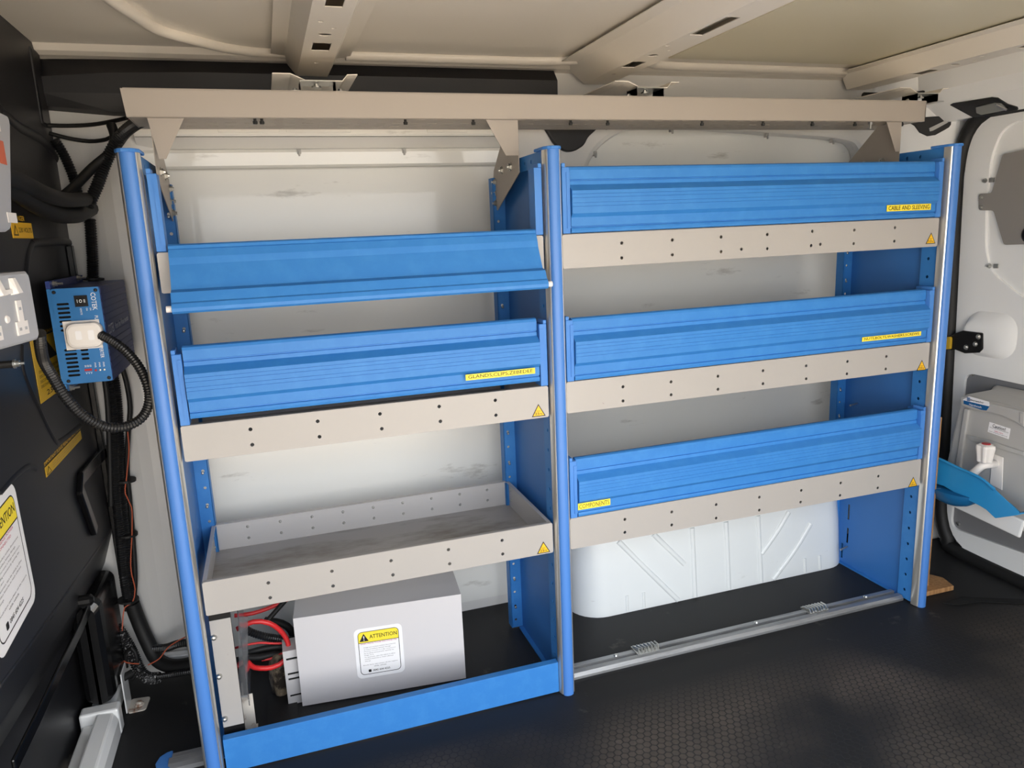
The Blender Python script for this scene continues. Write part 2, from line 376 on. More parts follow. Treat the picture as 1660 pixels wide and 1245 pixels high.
# ---- wheel arch
def arch():
    x0, x1, yf, zt = 1.105, 2.01, .262, .40
    rings = []
    # rings stacked in z, each a rounded plan outline
    for z, ins in ((0, 0.0), (.05, .003), (.14, .008), (.22, .016), (.29, .03), (.335, .055), (.365, .09), (.385, .14), (.39, .17)):
        r = .085; xa, xb, ya = x0 + ins * .55, x1 - ins * .55, yf + ins
        pts = [Vector((xa, YW, z))]
        for cx, a0 in ((xa + r, 180), (xb - r, 270)):
            for k in range(9):
                a = math.radians(a0 + 90 * k / 8); pts.append(Vector((cx + r * math.cos(a), min(YW - .001, ya + r + r * math.sin(a)), z)))
        pts.append(Vector((xb, YW, z))); rings.append(pts)
    return MB().loft(rings).build('wheel_arch', 'arch', wall_back, smooth=True)
wa = arch()
def arch_rib(name, pxs, wd=.010, dp=-.003):
    pts = [at(x, y, 'y', .266) for x, y in pxs]
    pts = [Vector((p.x, .262 + .057 * p.z * (1 + 3 * max(0, p.z - .15)) - dp, max(p.z, .004))) for p in pts]
    b = MB().tube(smooth_path(pts, .02), wd, 8, rad=None)
    return b.build(name, 'arch', wa, smooth=True)
for pxs in ([(1125, 858), (1125, 974)], [(1180, 848), (1180, 958)], [(1232, 838), (1232, 947)],
            [(1005, 880), (1050, 925), (1098, 974)], [(1062, 868), (1110, 915)], [(1235, 898), (1262, 862), (1282, 832)], [(1252, 940), (1290, 890), (1316, 850)],
            [(1016, 965), (1016, 990)], [(1043, 960), (1043, 985)], [(1304, 905), (1304, 928)], [(1328, 900), (1328, 922)]):
    arch_rib('pressed_rib', pxs, .0085 if len(pxs) > 2 or pxs[0][0] < 1300 and pxs[0][0] > 1060 else .006)
# black trim along the cant rail (a setting trim) and black belt cover
t1 = tag(MB().loft([[Vector((x, y, z)) for y, z in ((YW - .002, 1.433), (YW - .012, 1.432 - e), (YW - .040, 1.40 - e), (YW - .038, 1.36), (YW - .028, 1.325 + e), (YW - .002, 1.32 + e))] for x, e in ((-.10, .012), (0, .01), (.12, .0), (.3, -.005), (1.14, -.005))]).build('trim_1', 'black', smooth=False), kind='structure')
cov = [at(x, y, 'y', Yf - .004) for x, y in ((868, 190), (884, 212), (897, 235), (915, 247), (930, 246), (946, 236), (952, 223), (970, 207), (973, 190))]
cov2 = rounded([(p.x, p.z) for p in cov], .02)
blk = thing('belt_cover', 'black moulded plastic belt cover hanging below the beam beside the middle upright', 'cover', (cov[4].x, Yf, cov[4].z))
MB().loft([[Vector((u, Yf, v)) for u, v in cov2], [Vector((u * .97 + .035, Yf - .012, v * .99 + .0125)) for u, v in cov2]]).build('shell', 'black', blk, bev=.003)
MB().lathe([(.0001, -.004), (.006, -.004), (.008, 0)], (1.262, Yf - .012, 1.292), (0, 1, 0), 12).build('screw', 'dark_steel', blk)

# ---- bulkhead (left in the frame)
FZ = lambda y: .4387 - .0846 * y
wl = tag(MB().prism([(-.03, -1.30, FZ(-1.30)), (-.03, YW, FZ(YW)), (-.03, YW, 1.46), (-.03, -1.30, 1.46)], (.03, 0, 0)).build('wall_left', 'black', bev=.004), kind='structure')
lowp = [(-.003, .0), (-.008, -.012), (-.035, -.09), (-.080, -.18), (-.088, -.42), (-.10, -.42), (-.10, .02), (-.003, .02)]
MB().loft([[Vector((x, y, FZ(y) + z)) for x, z in lowp] for y in (-1.30, YW)]).build('lower_panel', 'black', wl)
def rib(name, pxs, r, m='black', x=0.0):
    return MB().tube(smooth_path([at(a, b, 'x', x) - Vector((r * .55, 0, 0)) for a, b in pxs], .01), r, 12).build(name, m, wl, smooth=True)
# fold line, chevron strap and moulded recess edges
rib('fold_ridge', [(181, 858), (120, 946), (60, 1030), (0, 1112)], .004)
def strap(pxs, wd, dp=.010, x=0):
    P = [at(a, b, 'x', x) for a, b in pxs]; up = []; dn = []
    for i, p in enumerate(P):
        t = (P[min(i + 1, len(P) - 1)] - P[max(i - 1, 0)]).normalized(); n = Vector((0, -t.z, t.y)) * wd
        up.append((p + n)); dn.append((p - n))
    return MB().prism(up + dn[::-1], (dp, 0, 0)).build('moulded_strap', 'black_gloss', wl, bev=.003)
strap([(186, 712), (150, 748), (126, 776), (124, 795), (148, 862)], .013, .012)
rib('recess_edge', [(36, 560), (38, 600), (62, 660), (88, 712), (100, 714), (130, 690)], .007)
rib('recess_edge', [(0, 800), (25, 772), (46, 756), (58, 760)], .006)
rib('recess_edge', [(0, 178), (30, 205), (68, 228), (95, 262), (108, 300)], .012)
rib('recess_edge', [(52, 395), (66, 393), (118, 396), (132, 440)], .010)
rib('recess_edge', [(52, 395), (44, 420), (40, 470)], .010)
MB().box(-.012, .004, .36, YW - .02, 1.29, 1.44).build('moulded_pad', 'black', wl, bev=.006)
# side trim strip down the bulkhead edge
MB().box(0, .012, YW - .05, YW - .03, .20, 1.05).build('edge_strip', 'black_gloss', wl, bev=.002)
for px, py in ((80, 994), (147, 972)):
    p = at(px, py, 'x', -.006)
    MB().lathe([(.0001, .006), (.005, .006), (.009, .003), (.012, 0), (.012, -.02)], p, (1, 0, 0), 10).build('black_fixing', 'dark_steel', wl)
# black bump + seat rail foot low on the bulkhead
MB().loft([[Vector((x, y, z)) for x, z in rrect(-.072 + e, -.010 - e, .066, .31 - e, .02)] for y, e in ((.40, 0), (.262, 0), (.248, .004), (.242, .014))]).build('black_boss', 'black_gloss', wl, smooth=False)
strap([(153, 958), (128, 1018), (100, 1075), (60, 1160), (18, 1245)], .012, .006, -.035)
# white sill beam at the foot of the bulkhead
t2 = tag(MB().loft([[Vector((x, y, z)) for x, z in ((-.004, .0), (-.004, .04), (-.012, .058), (-.045, .062), (-.05, .04), (-.075, .04), (-.075, 0))] for y in (-1.28, .215)]).build('trim_2', 'body', bev=.004), kind='structure')
MB().box(-.08, -.003, .215, .25, 0, .064).build('sill_end', 'body', t2, bev=.005)
MB().box(-.07, -.02, .25, .43, 0, .05).build('sill_end', 'body', t2, bev=.008)

# ---- rear end: header and door
wr = tag(MB().box(2.40, 2.44, -1.34, .47, -.05, 1.46).build('wall_right', 'body'), kind='structure')
MB().loft([[Vector((x, y, z)) for x, z in ((2.40, 1.46), (2.25, 1.45), (2.255, 1.38), (2.275, 1.345), (2.315, 1.298), (2.40, 1.298))] for y in (-1.34, .46)]).build('rear_header', 'body', wr, bev=.006)
MB().loft([[Vector((x, y, z)) for x, y in ((2.40, YW), (2.16, YW), (2.20, .40), (2.30, .335), (2.345, .296), (2.40, .296))] for z in (0, 1.45)]).build('rear_pillar', 'body', wr, bev=.01)
seal = MB().tube(smooth_path([(2.338, -.40, 1.314), (2.338, .12, 1.314), (2.338, .21, 1.308), (2.338, .26, 1.26), (2.338, .280, 1.18), (2.338, .282, 1.08), (2.338, .268, .65), (2.338, .254, .30), (2.338, .252, .18), (2.338, .242, .10), (2.338, .215, .045), (2.338, .16, .014), (2.338, -.4, .006)], .02), .022, 8).build('door_seal', 'black_rubber', wr, smooth=True)
XD = 2.335
def dfr(u, v, d): return Vector((XD + d, u, v))
out = [(-.45, 1.30), (.12, 1.30), (.19, 1.296), (.23, 1.272), (.252, 1.225), (.260, 1.16), (.260, 1.08), (.246, .65), (.233, .30), (.231, .18), (.222, .11), (.20, .062), (.165, .036), (.12, .028), (-.45, .024)]
yz = lambda px, py: (lambda p: (p.y, p.z))(at(px, py, 'x', XD))
up_hole = rounded([yz(1660, 192), yz(1625, 208), yz(1607, 250), yz(1598, 330), yz(1597, 405), yz(1606, 440), yz(1660, 485), (-.38, .74), (-.38, 1.21)], .04)
lo_hole = rounded([yz(1565, 604), yz(1541, 855), (-.38, .03 + .085), (-.38, .56)], .03)
out = [(p.x, p.y) for p in smooth_path([(a, b, 0) for a, b in out], .02)]
d1 = tag(fill_plate([tuple(p) for p in out], [[tuple(p) for p in up_hole], [tuple(p) for p in lo_hole]], .02, dfr, 'door_1', 'body', None, bev=.005), kind='structure')
MB().box(XD + .008, XD + .02, -.43, .205, .62, 1.288).build('door_skin', 'body', d1)
MB().box(XD + .008, XD + .02, -.43, .225, .08, .60).build('door_board', 'panel_grey', d1)
for px, py in ((1575, 606), (1553, 849)):
    p = at(px, py, 'x', XD + .006); MB().lathe([(.0001, -.004), (.005, -.003), (.007, .002)], p, (1, 0, 0), 10).build('rivet', 'steel', d1)
# rounded pressing behind the hinge
hp = at(1600, 545, 'x', XD)
MB().loft([[Vector((XD, hp.y + a, hp.z + b)) for a, b in rrect(-.09, .07, -.06, .07, .05)], [Vector((XD - .018, hp.y + a, hp.z + b)) for a, b in rrect(-.06, .06, -.045, .05, .04)]]).build('hinge_pressing', 'body', d1, smooth=True)
for a, b in ((1597, 293), (1604, 431)):
    p = at(a, b, 'x', XD); MB().lathe([(.0001, -.008), (.004, -.008), (.006, -.003), (.007, 0)], p, (1, 0, 0), 10).build('screw', 'steel', d1)
    MB().box(XD - .003, XD, p.y - .028, p.y - .014, p.z - .006, p.z + .006).build('clip', 'steel', d1)
# faint printed pictogram (car on a jack) beside the hinge
fp = frame(at(1632, 544, 'x', XD + .0075), (0, -1, 0), (0, 0, 1), (-1, 0, 0))
pic = MB()
for a, b, c, d in ((0, .0, .05, .002), (.008, .002, .002, .014), (.008, .016, .024, .002), (.03, .002, .002, .012), (.004, -.012, .03, .0015), (.02, .004, .012, .008)):
    pic.loft([[fp(u, v, .0) for u, v in rect(a, a + c, b, b + d)], [fp(u, v, .0004) for u, v in rect(a, a + c, b, b + d)]])
pic.build('printed_pictogram', 'grey_ink', d1)

# unseen near body side; wall end and low header placed to shape the daylight
wf = tag(MB().box(1.78, 2.42, -1.34, -1.30, -.05, 1.46).build('wall_front', 'body'), kind='structure')
MB().box(-.30, 1.78, -1.34, -1.30, 1.24, 1.46).build('shade_header', 'body', wf)

# ================================================================== RACKING
XL, XM, XR = .200, .956, 1.990
POSTH = 1.195
def upright(xc, label, side, slots=False):
    t = thing('rack_upright', label, 'upright', (xc, .02, 0), 'shelving uprights')
    half = [(.0115, -.0125), (.0130, -.0135), (.0146, -.0125), (.0160, -.0095), (.0172, -.0055), (.0180, -.001), (.0180, .004), (.0170, .0075)]
    sil = [(-a, y) for a, y in half[::-1]] + half
    MB().loft([[Vector((xc + a, y, z)) for a, y in sil] for z in (0.002, POSTH)]).build('post_extrusion', 'alu', t, smooth=True)
    ins = [(-.0118, -.0105)] + [(-.0122 * math.cos(math.pi * k / 14), -.0125 - .0085 * math.sin(math.pi * k / 14)) for k in range(15)] + [(.0118, -.0105)]
    MB().loft([[Vector((xc + a, y, z)) for a, y in ins] for z in (0.0, POSTH)]).build('post_insert', 'blue_insert', t, smooth=True)
    cap = [(-.0195, .045), (-.0195, -.006), (-.014, -.018), (-.007, -.0235), (.007, -.0235), (.014, -.018), (.0195, -.006), (.0195, .045)]
    MB().loft([[Vector((xc + a, y, z)) for a, y in cap] for z in (POSTH, POSTH + .006)]).build('post_cap', 'blue_plastic', t, bev=.0015)
    # web sheet
    hol = []
    if slots:
        for px, py in ((1472, 826), (1469, 873), (1466, 921)): p = at(px, py, 'x', xc); hol.append(rect(p.y - .006, p.y + .006, p.z - .024, p.z + .024))
        for px, py in ((1376, 830), (1374, 868), (1365, 892)): p = at(px, py, 'x', xc); hol.append(rect(p.y - .004, p.y + .004, p.z - .024, p.z + .024))
    fill_plate(rect(.05, .302, .004, 1.17), hol, .002, lambda u, v, d: Vector((xc - .001 + d, u, v)), 'web_sheet', 'blue_panel', t)
    # perforated front strip, left and right faces
    hs = [circ(.034, z, .0042, 8) for z in [.03 + .045 * k for k in range(26)]]
    for sg in (-1, 1):
        fill_plate(rect(.0078, .056, .004, 1.165), hs, .0015, lambda u, v, d: Vector((xc + sg * (.0115 + d), u, v)), 'perforated_strip', 'blue', t)
    MB().box(xc - .0114, xc + .0114, .052, .056, .004, 1.165).build('strip_return', 'blue_panel', t)
    # top bar
    hb = [circ(y, 1.180, .0045, 8) for y in (.08, .12, .17, .23)]
    for sg in (-1, 1):
        fill_plate(rect(.0078, .302, 1.165, 1.195), hb, .0015, lambda u, v, d: Vector((xc + sg * (.0115 + d), u, v)), 'top_bar', 'blue', t)
    MB().box(xc - .0114, xc + .0114, .0078, .302, 1.1935, 1.195).build('top_bar_cover', 'blue', t)
    # rear post: flange facing forwards with holes
    fh = [circ(sg * .019, z, .0035, 8) for z in [.025 + .04 * k for k in range(29)] for sg in (-1, 1)]
    fill_plate(rect(-.030, .030, .003, 1.165), fh, .0018, lambda u, v, d: Vector((xc + u, .303 + d, v)), 'rear_flange', 'blue', t)
    rp = MB()
    for sg in (-1, 1):
        rp.box(xc + sg * .030 - .001, xc + sg * .030 + .001, .303, .330, .003, 1.165)
    rp.build('rear_flange_edge', 'blue', t)
    MB().box(xc - .012, xc + .03, .05, .30, .0005, .004).build('foot_flange', 'blue', t)
    for z in [.06 + .08 * k for k in range(14)]:
        piece('bolt_y', bolt_y, 'bolt', 'steel', t, (xc + side * .018, .303, z))
    return t
uL = upright(XL, 'left blue shelving upright with round front post, beside the black bulkhead', 1)
uM = upright(XM, 'middle blue shelving upright between the two bays of shelves', -1)
uR = upright(XR, 'right blue shelving upright with slotted side sheet, nearest the rear door', -1, True)
# steel pins poking from the right upright
for px, py in ((1390, 654), (1374, 886)):
    p = at(px, py, 'x', XR); MB().tube([(XR - .001, p.y, p.z), (XR - .035, p.y - .01, p.z)], .0028, 8).build('steel_pin', 'steel', uR)
MB().box(XR - .03, XR - .0115, .028, .05, .53, .548).build('catch', 'blue_plastic', uR, bev=.002)
MB().box(XR - .03, XR - .0115, .028, .05, .845, .862).build('catch', 'blue_plastic', uR, bev=.002)

# flap cross-sections: (y, height above the lip top)
FLAP = [(.020, .134), (.012, .1345), (.007, .132), (.005, .127), (.005, .109), (.008, .108), (.008, .1062), (.0055, .1055), (.005, .098), (-.012, .086),
        (-.012, .0795), (-.0112, .0792), (-.0112, .0788), (-.012, .0785), (-.0119, .0725), (-.0111, .0722), (-.0111, .0718), (-.0119, .0715),
        (-.0117, .0625), (-.0109, .0622), (-.0109, .0618), (-.0117, .0615), (-.0116, .0555), (-.0108, .0552), (-.0108, .0548), (-.0116, .0545),
        (-.0112, .041), (-.0035, .0335), (-.003, .016), (.000, .0150), (.000, .0135), (-.003, .0125), (-.0045, .008), (-.003, .0035), (.002, .002),
        (.008, .004), (.008, .036), (.004, .044), (.004, .082), (.020, .100)]
def end_block(t, xa, xb, zt, h=.140, mir=1):
    """moulded blue hinge block at the end of a flap, stepped at the top"""
    x0, x1 = min(xa, xb), max(xa, xb); xs = (x0 + x1) / 2
    wall = xa        # side against the upright
    b = MB()
    b.box(x0, x1, -.004, .030, zt + .002, zt + h - .008)
    b.box(min(wall, wall + (xb - xa) * .45), max(wall, wall + (xb - xa) * .45), -.004, .030, zt + h - .008, zt + h)
    o = b.build('hinge_block', 'blue_plastic', t, bev=.0012)
    MB().box(min(xb, xb - (xb - xa) * .45), max(xb, xb - (xb - xa) * .45), -.0055, -.004, zt + .012, zt + h - .018).build('block_ridge', 'blue_plastic', o)
    return o
def shelf(x0, x1, z0, zt, label, holes, flap=True, tri=None, bare=False, group='shelves of the racking', blocks=True, lift=0):
    t = thing('storage_shelf', label, 'shelf', ((x0 + x1) / 2, 0, z0), group)
    hs = [circ((p := at(px, py, 'y', 0)).x, p.z, .0036, 10) for px, py in holes]
    fill_plate(rrect(x0, x1, z0, zt, .003, 2), hs, .0016, lambda u, v, d: Vector((u, d, v)), 'front_lip', 'beige', t)
    MB().loft([[Vector((x, y, z)) for y, z in ((0, zt - .002), (.0006, zt + .0006), (.010, zt + .0006), (.010, zt - .010), (.0088, zt - .010), (.0088, zt - .0008), (.0016, zt - .0012))] for x in (x0 + .002, x1 - .002)]).build('lip_roll', 'beige', t)
    for sg, xs in ((1, x0), (-1, x1)):
        MB().box(min(xs, xs + sg * .0015), max(xs, xs + sg * .0015), .002, .313, z0, zt - .002).build('side_wall', 'tray_wall', t)
        MB().box(min(xs, xs + sg * .008), max(xs, xs + sg * .008), .012, .313, zt - .002, zt - .0005).build('side_rim', 'tray_wall', t)
    MB().box(x0 + .002, x1 - .002, .3115, .313, z0, zt - .002).build('rear_wall', 'tray_wall', t)
    MB().box(x0 + .002, x1 - .002, .302, .3145, zt - .002, zt - .0005).build('rear_rim', 'tray_wall', t)
    MB().box(x0 + .0016, x1 - .0016, .0017, .3114, z0 + .0005, z0 + .003).build('shelf_floor', 'tray_metal', t)
    MB().box(x0 + .002, x1 - .002, .0017, .022, z0 - .001, z0 + .0004).build('lip_return', 'beige', t)
    if bare:
        rv = MB()
        for k in range(9):
            xx = x0 + .075 + k * .0725
            for zz in (z0 + .022, z0 + .05): rv.lathe([(.0001, -.0022), (.002, -.0018), (.0035, 0)], (xx, .3114, zz), (0, 1, 0), 8)
        for sg, xs in ((1, x0 + .0015), (-1, x1 - .0015)):
            for zz in (z0 + .022, z0 + .05):
                for yy in (.285, .03): rv.lathe([(.0001, .003), (.003, .0025), (.0045, 0)], (xs, yy, zz), (sg, 0, 0), 8)
        tag(rv.build('rivets', 'steel', t), kind='stuff')
    if tri:
        px, py, txt = tri
        p = at(px, py, 'y', -.0002); f = frame(p, (1, 0, 0), (0, 0, 1), (0, -1, 0))
        w2, h2 = .0155, .0135
        st = flat([(-w2, -h2), (w2, -h2), (0, h2)], f, 0, .0003, 'warning_triangle', 'ink', t)
        flat([(-w2 + .0030, -h2 + .0018), (w2 - .0030, -h2 + .0018), (0, h2 - .0034)], f, .0003, .0002, 'yellow_field', 'amber', st)
        text('MAX', f, -.0040, -.0030, .008, .0026, .0005, 'lettering', 'ink', st)
        text(txt, f, -.0085, -.0100, .010, .0056, .0005, 'lettering', 'ink', st)
        text('kg', f, .0025, -.0095, .0055, .0038, .0005, 'lettering', 'ink', st)
    if blocks:
        for sg, xs in ((1, x0), (-1, x1)):
            xb = xs + sg * .017
            end_block(t, xs + sg * .001, xb, zt)
    if flap:
        xa, xb = x0 + .019, x1 - .019
        fo = MB().loft([[Vector((x, y, zt + lift + z)) for y, z in FLAP] for x in (xa, xb)]).build('drop_flap', 'blue', t)
        # dark end sockets of the hollow rails
        for xx in (xa, xb):
            for za, zb in ((.109, .128), (.018, .032)):
                MB().box(xx - .0006, xx + .0006, .006 if za > .1 else -.001, .012, zt + lift + za, zt + lift + zb).build('rail_socket', 'hole', fo)
        t['_flap'] = fo.name
    return t
def yellow_label(sh, px0, py0, px1, py1, txt, y):
    """strip label, lower left and upper right pixel corners"""
    a, b = at(px0, py0, 'y', y), at(px1, py1, 'y', y)
    f = frame((a.x, y - .0004, a.z), (1, 0, 0), (0, 0, 1), (0, -1, 0)); wd, ht = b.x - a.x, b.z - a.z
    par = bpy.data.objects[sh['_flap']]
    l = flat(rect(0, wd, 0, ht), f, 0, .0004, 'strip_label', 'yellow', sh)
    text(txt, f, wd * .035, ht * .17, wd * .93, ht * .68, .0004, 'lettering', 'ink', l)
HB = [(406, 696), (409, 721), (515, 683), (518, 708), (616, 671), (619, 695), (712, 659), (714, 683), (803, 649), (804, 673)]
HC = [(435, 945), (438, 969), (538, 926), (540, 950), (634, 909), (637, 932), (727, 891), (729, 914), (814, 876), (815, 898)]
HD = [(1008, 394), (1008, 418), (1090, 389), (1090, 413), (1169, 384), (1169, 408), (1244, 380), (1244, 403), (1317, 375), (1315, 398), (1330, 396), (1385, 373), (1384, 395), (1451, 369), (1450, 391), (1202, 404)]
HE = [(1010, 627), (1010, 650), (1088, 619), (1088, 640), (1164, 610), (1164, 631), (1237, 601), (1237, 622), (1307, 593), (1307, 614), (1374, 586), (1373, 606), (1437, 578), (1436, 598)]
HF = [(1013, 842), (1013, 863), (1089, 830), (1089, 851), (1161, 818), (1161, 840), (1231, 806), (1231, 827), (1299, 795), (1298, 814), (1363, 783), (1362, 803), (1424, 772), (1423, 791)]
LX0, LX1, RX0, RX1 = .2225, .9345, .9760, 1.9655
sA = shelf(LX0, LX1, .961, 1.0295, 'top left shelf with its blue flap dropped open over the front', [], flap=False, tri=(869, 427, '25'))
sB = shelf(LX0, LX1, .654, .7200, 'middle left shelf labelled GLANDS, CLIPS, ZEBEDEE with closed blue flap', HB, tri=(873, 665, '25'), lift=.010)
sC = shelf(LX0, LX1, .346, .4140, 'open empty grey tray shelf with no flap, above the pale steel cover', HC, flap=False, tri=(881, 887, '25'), bare=True, blocks=False)
sD = shelf(RX0, RX1, .962, 1.0295, 'top right shelf labelled CABLE AND SLEEVING with closed blue flap', HD, tri=(1509, 386, '10'))
sE = shelf(RX0, RX1, .656, .7230, 'middle right shelf labelled NUTS, BOLTS, WASHERS, SCREWS', HE, tri=(1494, 592, '25'))
sF = shelf(RX0, RX1, .345, .4165, 'bottom right shelf labelled COMPONENTS, above the white wheel arch', HF, tri=(1480, 781, '25'))
yellow_label(sB, 755, 617, 867, 596, 'GLANDS,CLIPS,ZEBEDEE', -.013)
yellow_label(sD, 1437, 343, 1509, 330, 'CABLE AND SLEEVING', -.0055)
yellow_label(sE, 1397, 554, 1493, 537, 'NUTS,BOLTS,WASHERS,SCREWS', -.0055)
yellow_label(sF, 937, 827, 989, 808, 'COMPONENTS', -.0058)
# open flap of the top left shelf: hangs outwards from the lip
T0 = Vector((0, -.006, 1.042)); dr = Vector((0, -.058, -.112)).normalized(); nr = Vector((0, dr.z, -dr.y))
if nr.y > 0: nr = -nr
OPEN = [(0, -.004), (-.0005, .002), (.004, .005), (.009, .004), (.010, .0015), (.011, .004), (.026, .004), (.038, .001), (.084, .001), (.094, .012), (.112, .012), (.116, .015), (.124, .015), (.129, .012), (.130, .006), (.128, .002), (.100, .002), (.088, -.006), (.03, -.006), (.02, -.003)]
fo = MB().loft([[Vector((x, 0, 0)) + T0 + dr * a + nr * b for a, b in OPEN] for x in (.243, .914)]).build('drop_flap', 'blue', sA)
for xx in (.234, .914):
    q = T0 + dr * .121 + nr * .006; MB().tube([(xx, q.y, q.z), (xx + .010, q.y, q.z)], .0055, 10).build('flap_peg', 'white_plastic', fo)
# kick plate closing the left bay at the floor
kp = thing('kick_plate', 'bright blue kick plate along the floor under the left bay', 'panel', (.58, 0, 0))
MB().box(.2215, .9375, -.001, .001, .003, .077).build('plate', 'blue', kp, bev=.0006)
MB().box(.2215, .9375, .001, .016, .0755, .077).build('folded_top', 'blue', kp)

# ---- overhead cable tray along the top
ot = thing('overhead_tray', 'long beige overhead tray beam running above both bays under the roof', 'tray', (1.1, .118, 1.268))
TX0, TX1, TY = .190, 2.022, .115
MB().loft([[Vector((TX0 - e, TY, z)), Vector((TX1 + e * .3, TY, z)), Vector((TX1 + e * .3, TY + .0015, z)), Vector((TX0 - e, TY + .0015, z))] for z, e in ((1.271, 0), (1.318, .004))]).build('front_beam', 'beige_tray', ot)
MB().loft([[Vector((x, y, z)) for y, z in ((TY, 1.271), (TY + .001, 1.2695), (TY + .012, 1.2695), (TY + .012, 1.271))] for x in (TX0, TX1)]).build('beam_fold', 'beige_tray', ot)
MB().loft([[Vector((x, y, z)) for y, z in ((TY, 1.3175), (TY + .03, 1.3175), (TY + .03, 1.319), (TY, 1.319))] for x in (TX0, TX1)]).build('beam_top', 'beige_tray', ot)
MB().box(TX1 - .0015, TX1, TY, TY + .16, 1.2705, 1.318).build('end_cap', 'beige_tray', ot)
MB().box(TX0, TX0 + .0015, TY + .002, TY + .16, 1.2705, 1.318).build('end_cap', 'beige_tray', ot)
sl = []
for k in range(48):
    x = TX0 + .10 + k * .0365
    for y in (.140, .195, .24): sl.append([(x + a, y + b) for a, b in ((-.011, -.0022), (.011, -.0022), (.011, .0022), (-.011, .0022))])
fill_plate(rect(TX0 + .002, TX1 - .002, TY + .010, TY + .165), sl, .0012, lambda u, v, d: Vector((u, v, 1.2712 + d)), 'perforated_floor', 'beige_tray', ot)
MB().box(TX0, TX1, TY + .165, TY + .1665, 1.271, 1.29).build('rear_lip', 'beige_tray', ot)
def hanger(xp, gx0, gx1, gb0, gb1, sg):
    """gusset facing forwards + drop plate bolted to the upright; returns the gusset"""
    g = MB().prism([(gx0, .128, 1.2700), (gx1, .128, 1.2700), (gb1, .128, 1.198), (gb0, .128, 1.198)], (0, .0015, 0)).build('gusset', 'beige_tray', ot)
    MB().prism([(xp, .130, 1.2705), (xp, .130, 1.163), (xp, .297, 1.090), (xp, .320, 1.098), (xp, .322, 1.150), (xp, .312, 1.182), (xp, .205, 1.2705)], (.0015 * sg, 0, 0)).build('drop_plate', 'beige_tray', ot)
    for y, z in ((.305, 1.156), (.309, 1.131), (.305, 1.107), (.248, 1.178), (.185, 1.180)):
        b = MB(); e = -sg
        b.lathe([(.0001, .009), (.003, .009), (.0035, .006), (.0065, .006), (.0065, .002), (.009, .002), (.009, 0)], (xp, y, z), (e, 0, 0), 6); b.build('bolt', 'steel', ot)
hanger(.2265, .222, .284, .233, .245, -1)
hanger(.9335, .864, .9335, .905, .9335, 1)
hanger(1.9605, 1.913, 1.9605, 1.946, 1.9605, 1)
for px, py in ((413, 196), (424, 196), (657, 196), (767, 196), (1138, 199), (1237, 200), (1317, 200), (1386, 200), (1462, 200), (925, 198), (985, 199)):
    p = at(px, py - 4, 'y', .135)
    MB().lathe([(.0001, -.009), (.004, -.009), (.0045, -.004), (.0028, -.003), (.0028, .006)], (p.x, .135, 1.2695), (0, 0, 1), 8).build('cable_tie', 'black_rubber', ot)
p = at(1411, 201, 'y', .135); MB().lathe([(.0001, -.016), (.003, -.016), (.003, -.006), (.0055, -.006), (.0055, .0)], (p.x, .135, 1.270), (0, 0, 1), 8).build('screw', 'steel', ot)
# brackets bolting the tray to the roof bows
for xb in (.553, 1.27, 2.06):
    y = .125
    zz = [(-.055, 1.3195), (-.036, 1.3195), (-.036, 1.338), (.030, 1.338), (.030, 1.3195), (.050, 1.3195)]
    MB().loft([[Vector((xb - .02 + x, yy, z)) for x, z in zz] + [Vector((xb - .02 + x, yy, z + .0018)) for x, z in zz[::-1]] for yy in (y, y + .05)]).build('roof_bracket', 'steel', ot)
    zz = [(-.085, 1.352), (-.052, 1.352), (-.025, 1.3405), (.045, 1.3405), (.055, 1.352), (.075, 1.353)]
    MB().loft([[Vector((xb - .02 + x, yy, z)) for x, z in zz] + [Vector((xb - .02 + x, yy, z + .0018)) for x, z in zz[::-1]] for yy in (y + .01, y + .28)]).build('roof_bracket', 'roof', ot)
    for dx in (-.046, .040, -.005):
        piece('nut_z', lambda: MB().lathe([(.0001, .007), (.004, .007), (.0045, .004), (.009, .003), (.009, 0)], (0, 0, 0), (0, 0, 1), 10), 'bolt', 'steel', ot, (xb - .02 + dx, y + .022, 1.3213 if abs(dx + .005) > .01 else 1.330))

# ---- floor rail in the right bay
fr_ = thing('floor_rail', 'aluminium load rail on the floor between the middle and right uprights', 'rail', (1.47, .055, 0))
RP = [(.030, 0), (.030, .006), (.036, .013), (.050, .013), (.050, .006), (.062, .006), (.062, .013), (.076, .012), (.086, .003), (.086, 0)]
MB().loft([[Vector((x, y, z)) for y, z in RP] for x in (.975, 1.972)]).build('rail_profile', 'rail_alu', fr_)
for xx in (1.115, 1.52, 1.875):
    MB().lathe([(.0001, .005), (.004, .005), (.006, .002), (.006, -.001)], (xx, .066, .0115), (0, 0, 1), 10).build('rivet', 'steel', fr_)
for xx in (1.195, 1.705):
    f = MB(); f.box(xx - .03, xx + .03, .048, .086, .010, .015)
    for k in range(7):
        f.tube([(xx - .03 + .009 * k, .044 + .002 * (k % 3), .018), (xx - .02 + .009 * k, .062, .019), (xx - .026 + .010 * k, .082, .017)], .0022, 5)
    f.build('tape_fitting', 'steel', fr_)
st = thing('rail_stub', 'short aluminium rail end with rounded blue cap left of the front post', 'rail', (.14, .07, 0))
MB().loft([[Vector((x, y, z)) for y, z in ((.045, 0), (.045, .010), (.055, .014), (.075, .014), (.080, .009), (.095, .009), (.098, .0))] for x in (.108, .186)]).build('rail_profile', 'rail_alu', st)
MB().loft([[Vector((x, y, z)) for x, y in [(.112, .102), (.100, .100), (.088, .090), (.082, .070), (.088, .050), (.100, .042), (.112, .040)]] for z in (0, .012)]).build('end_cap', 'blue_plastic', st, bev=.002)

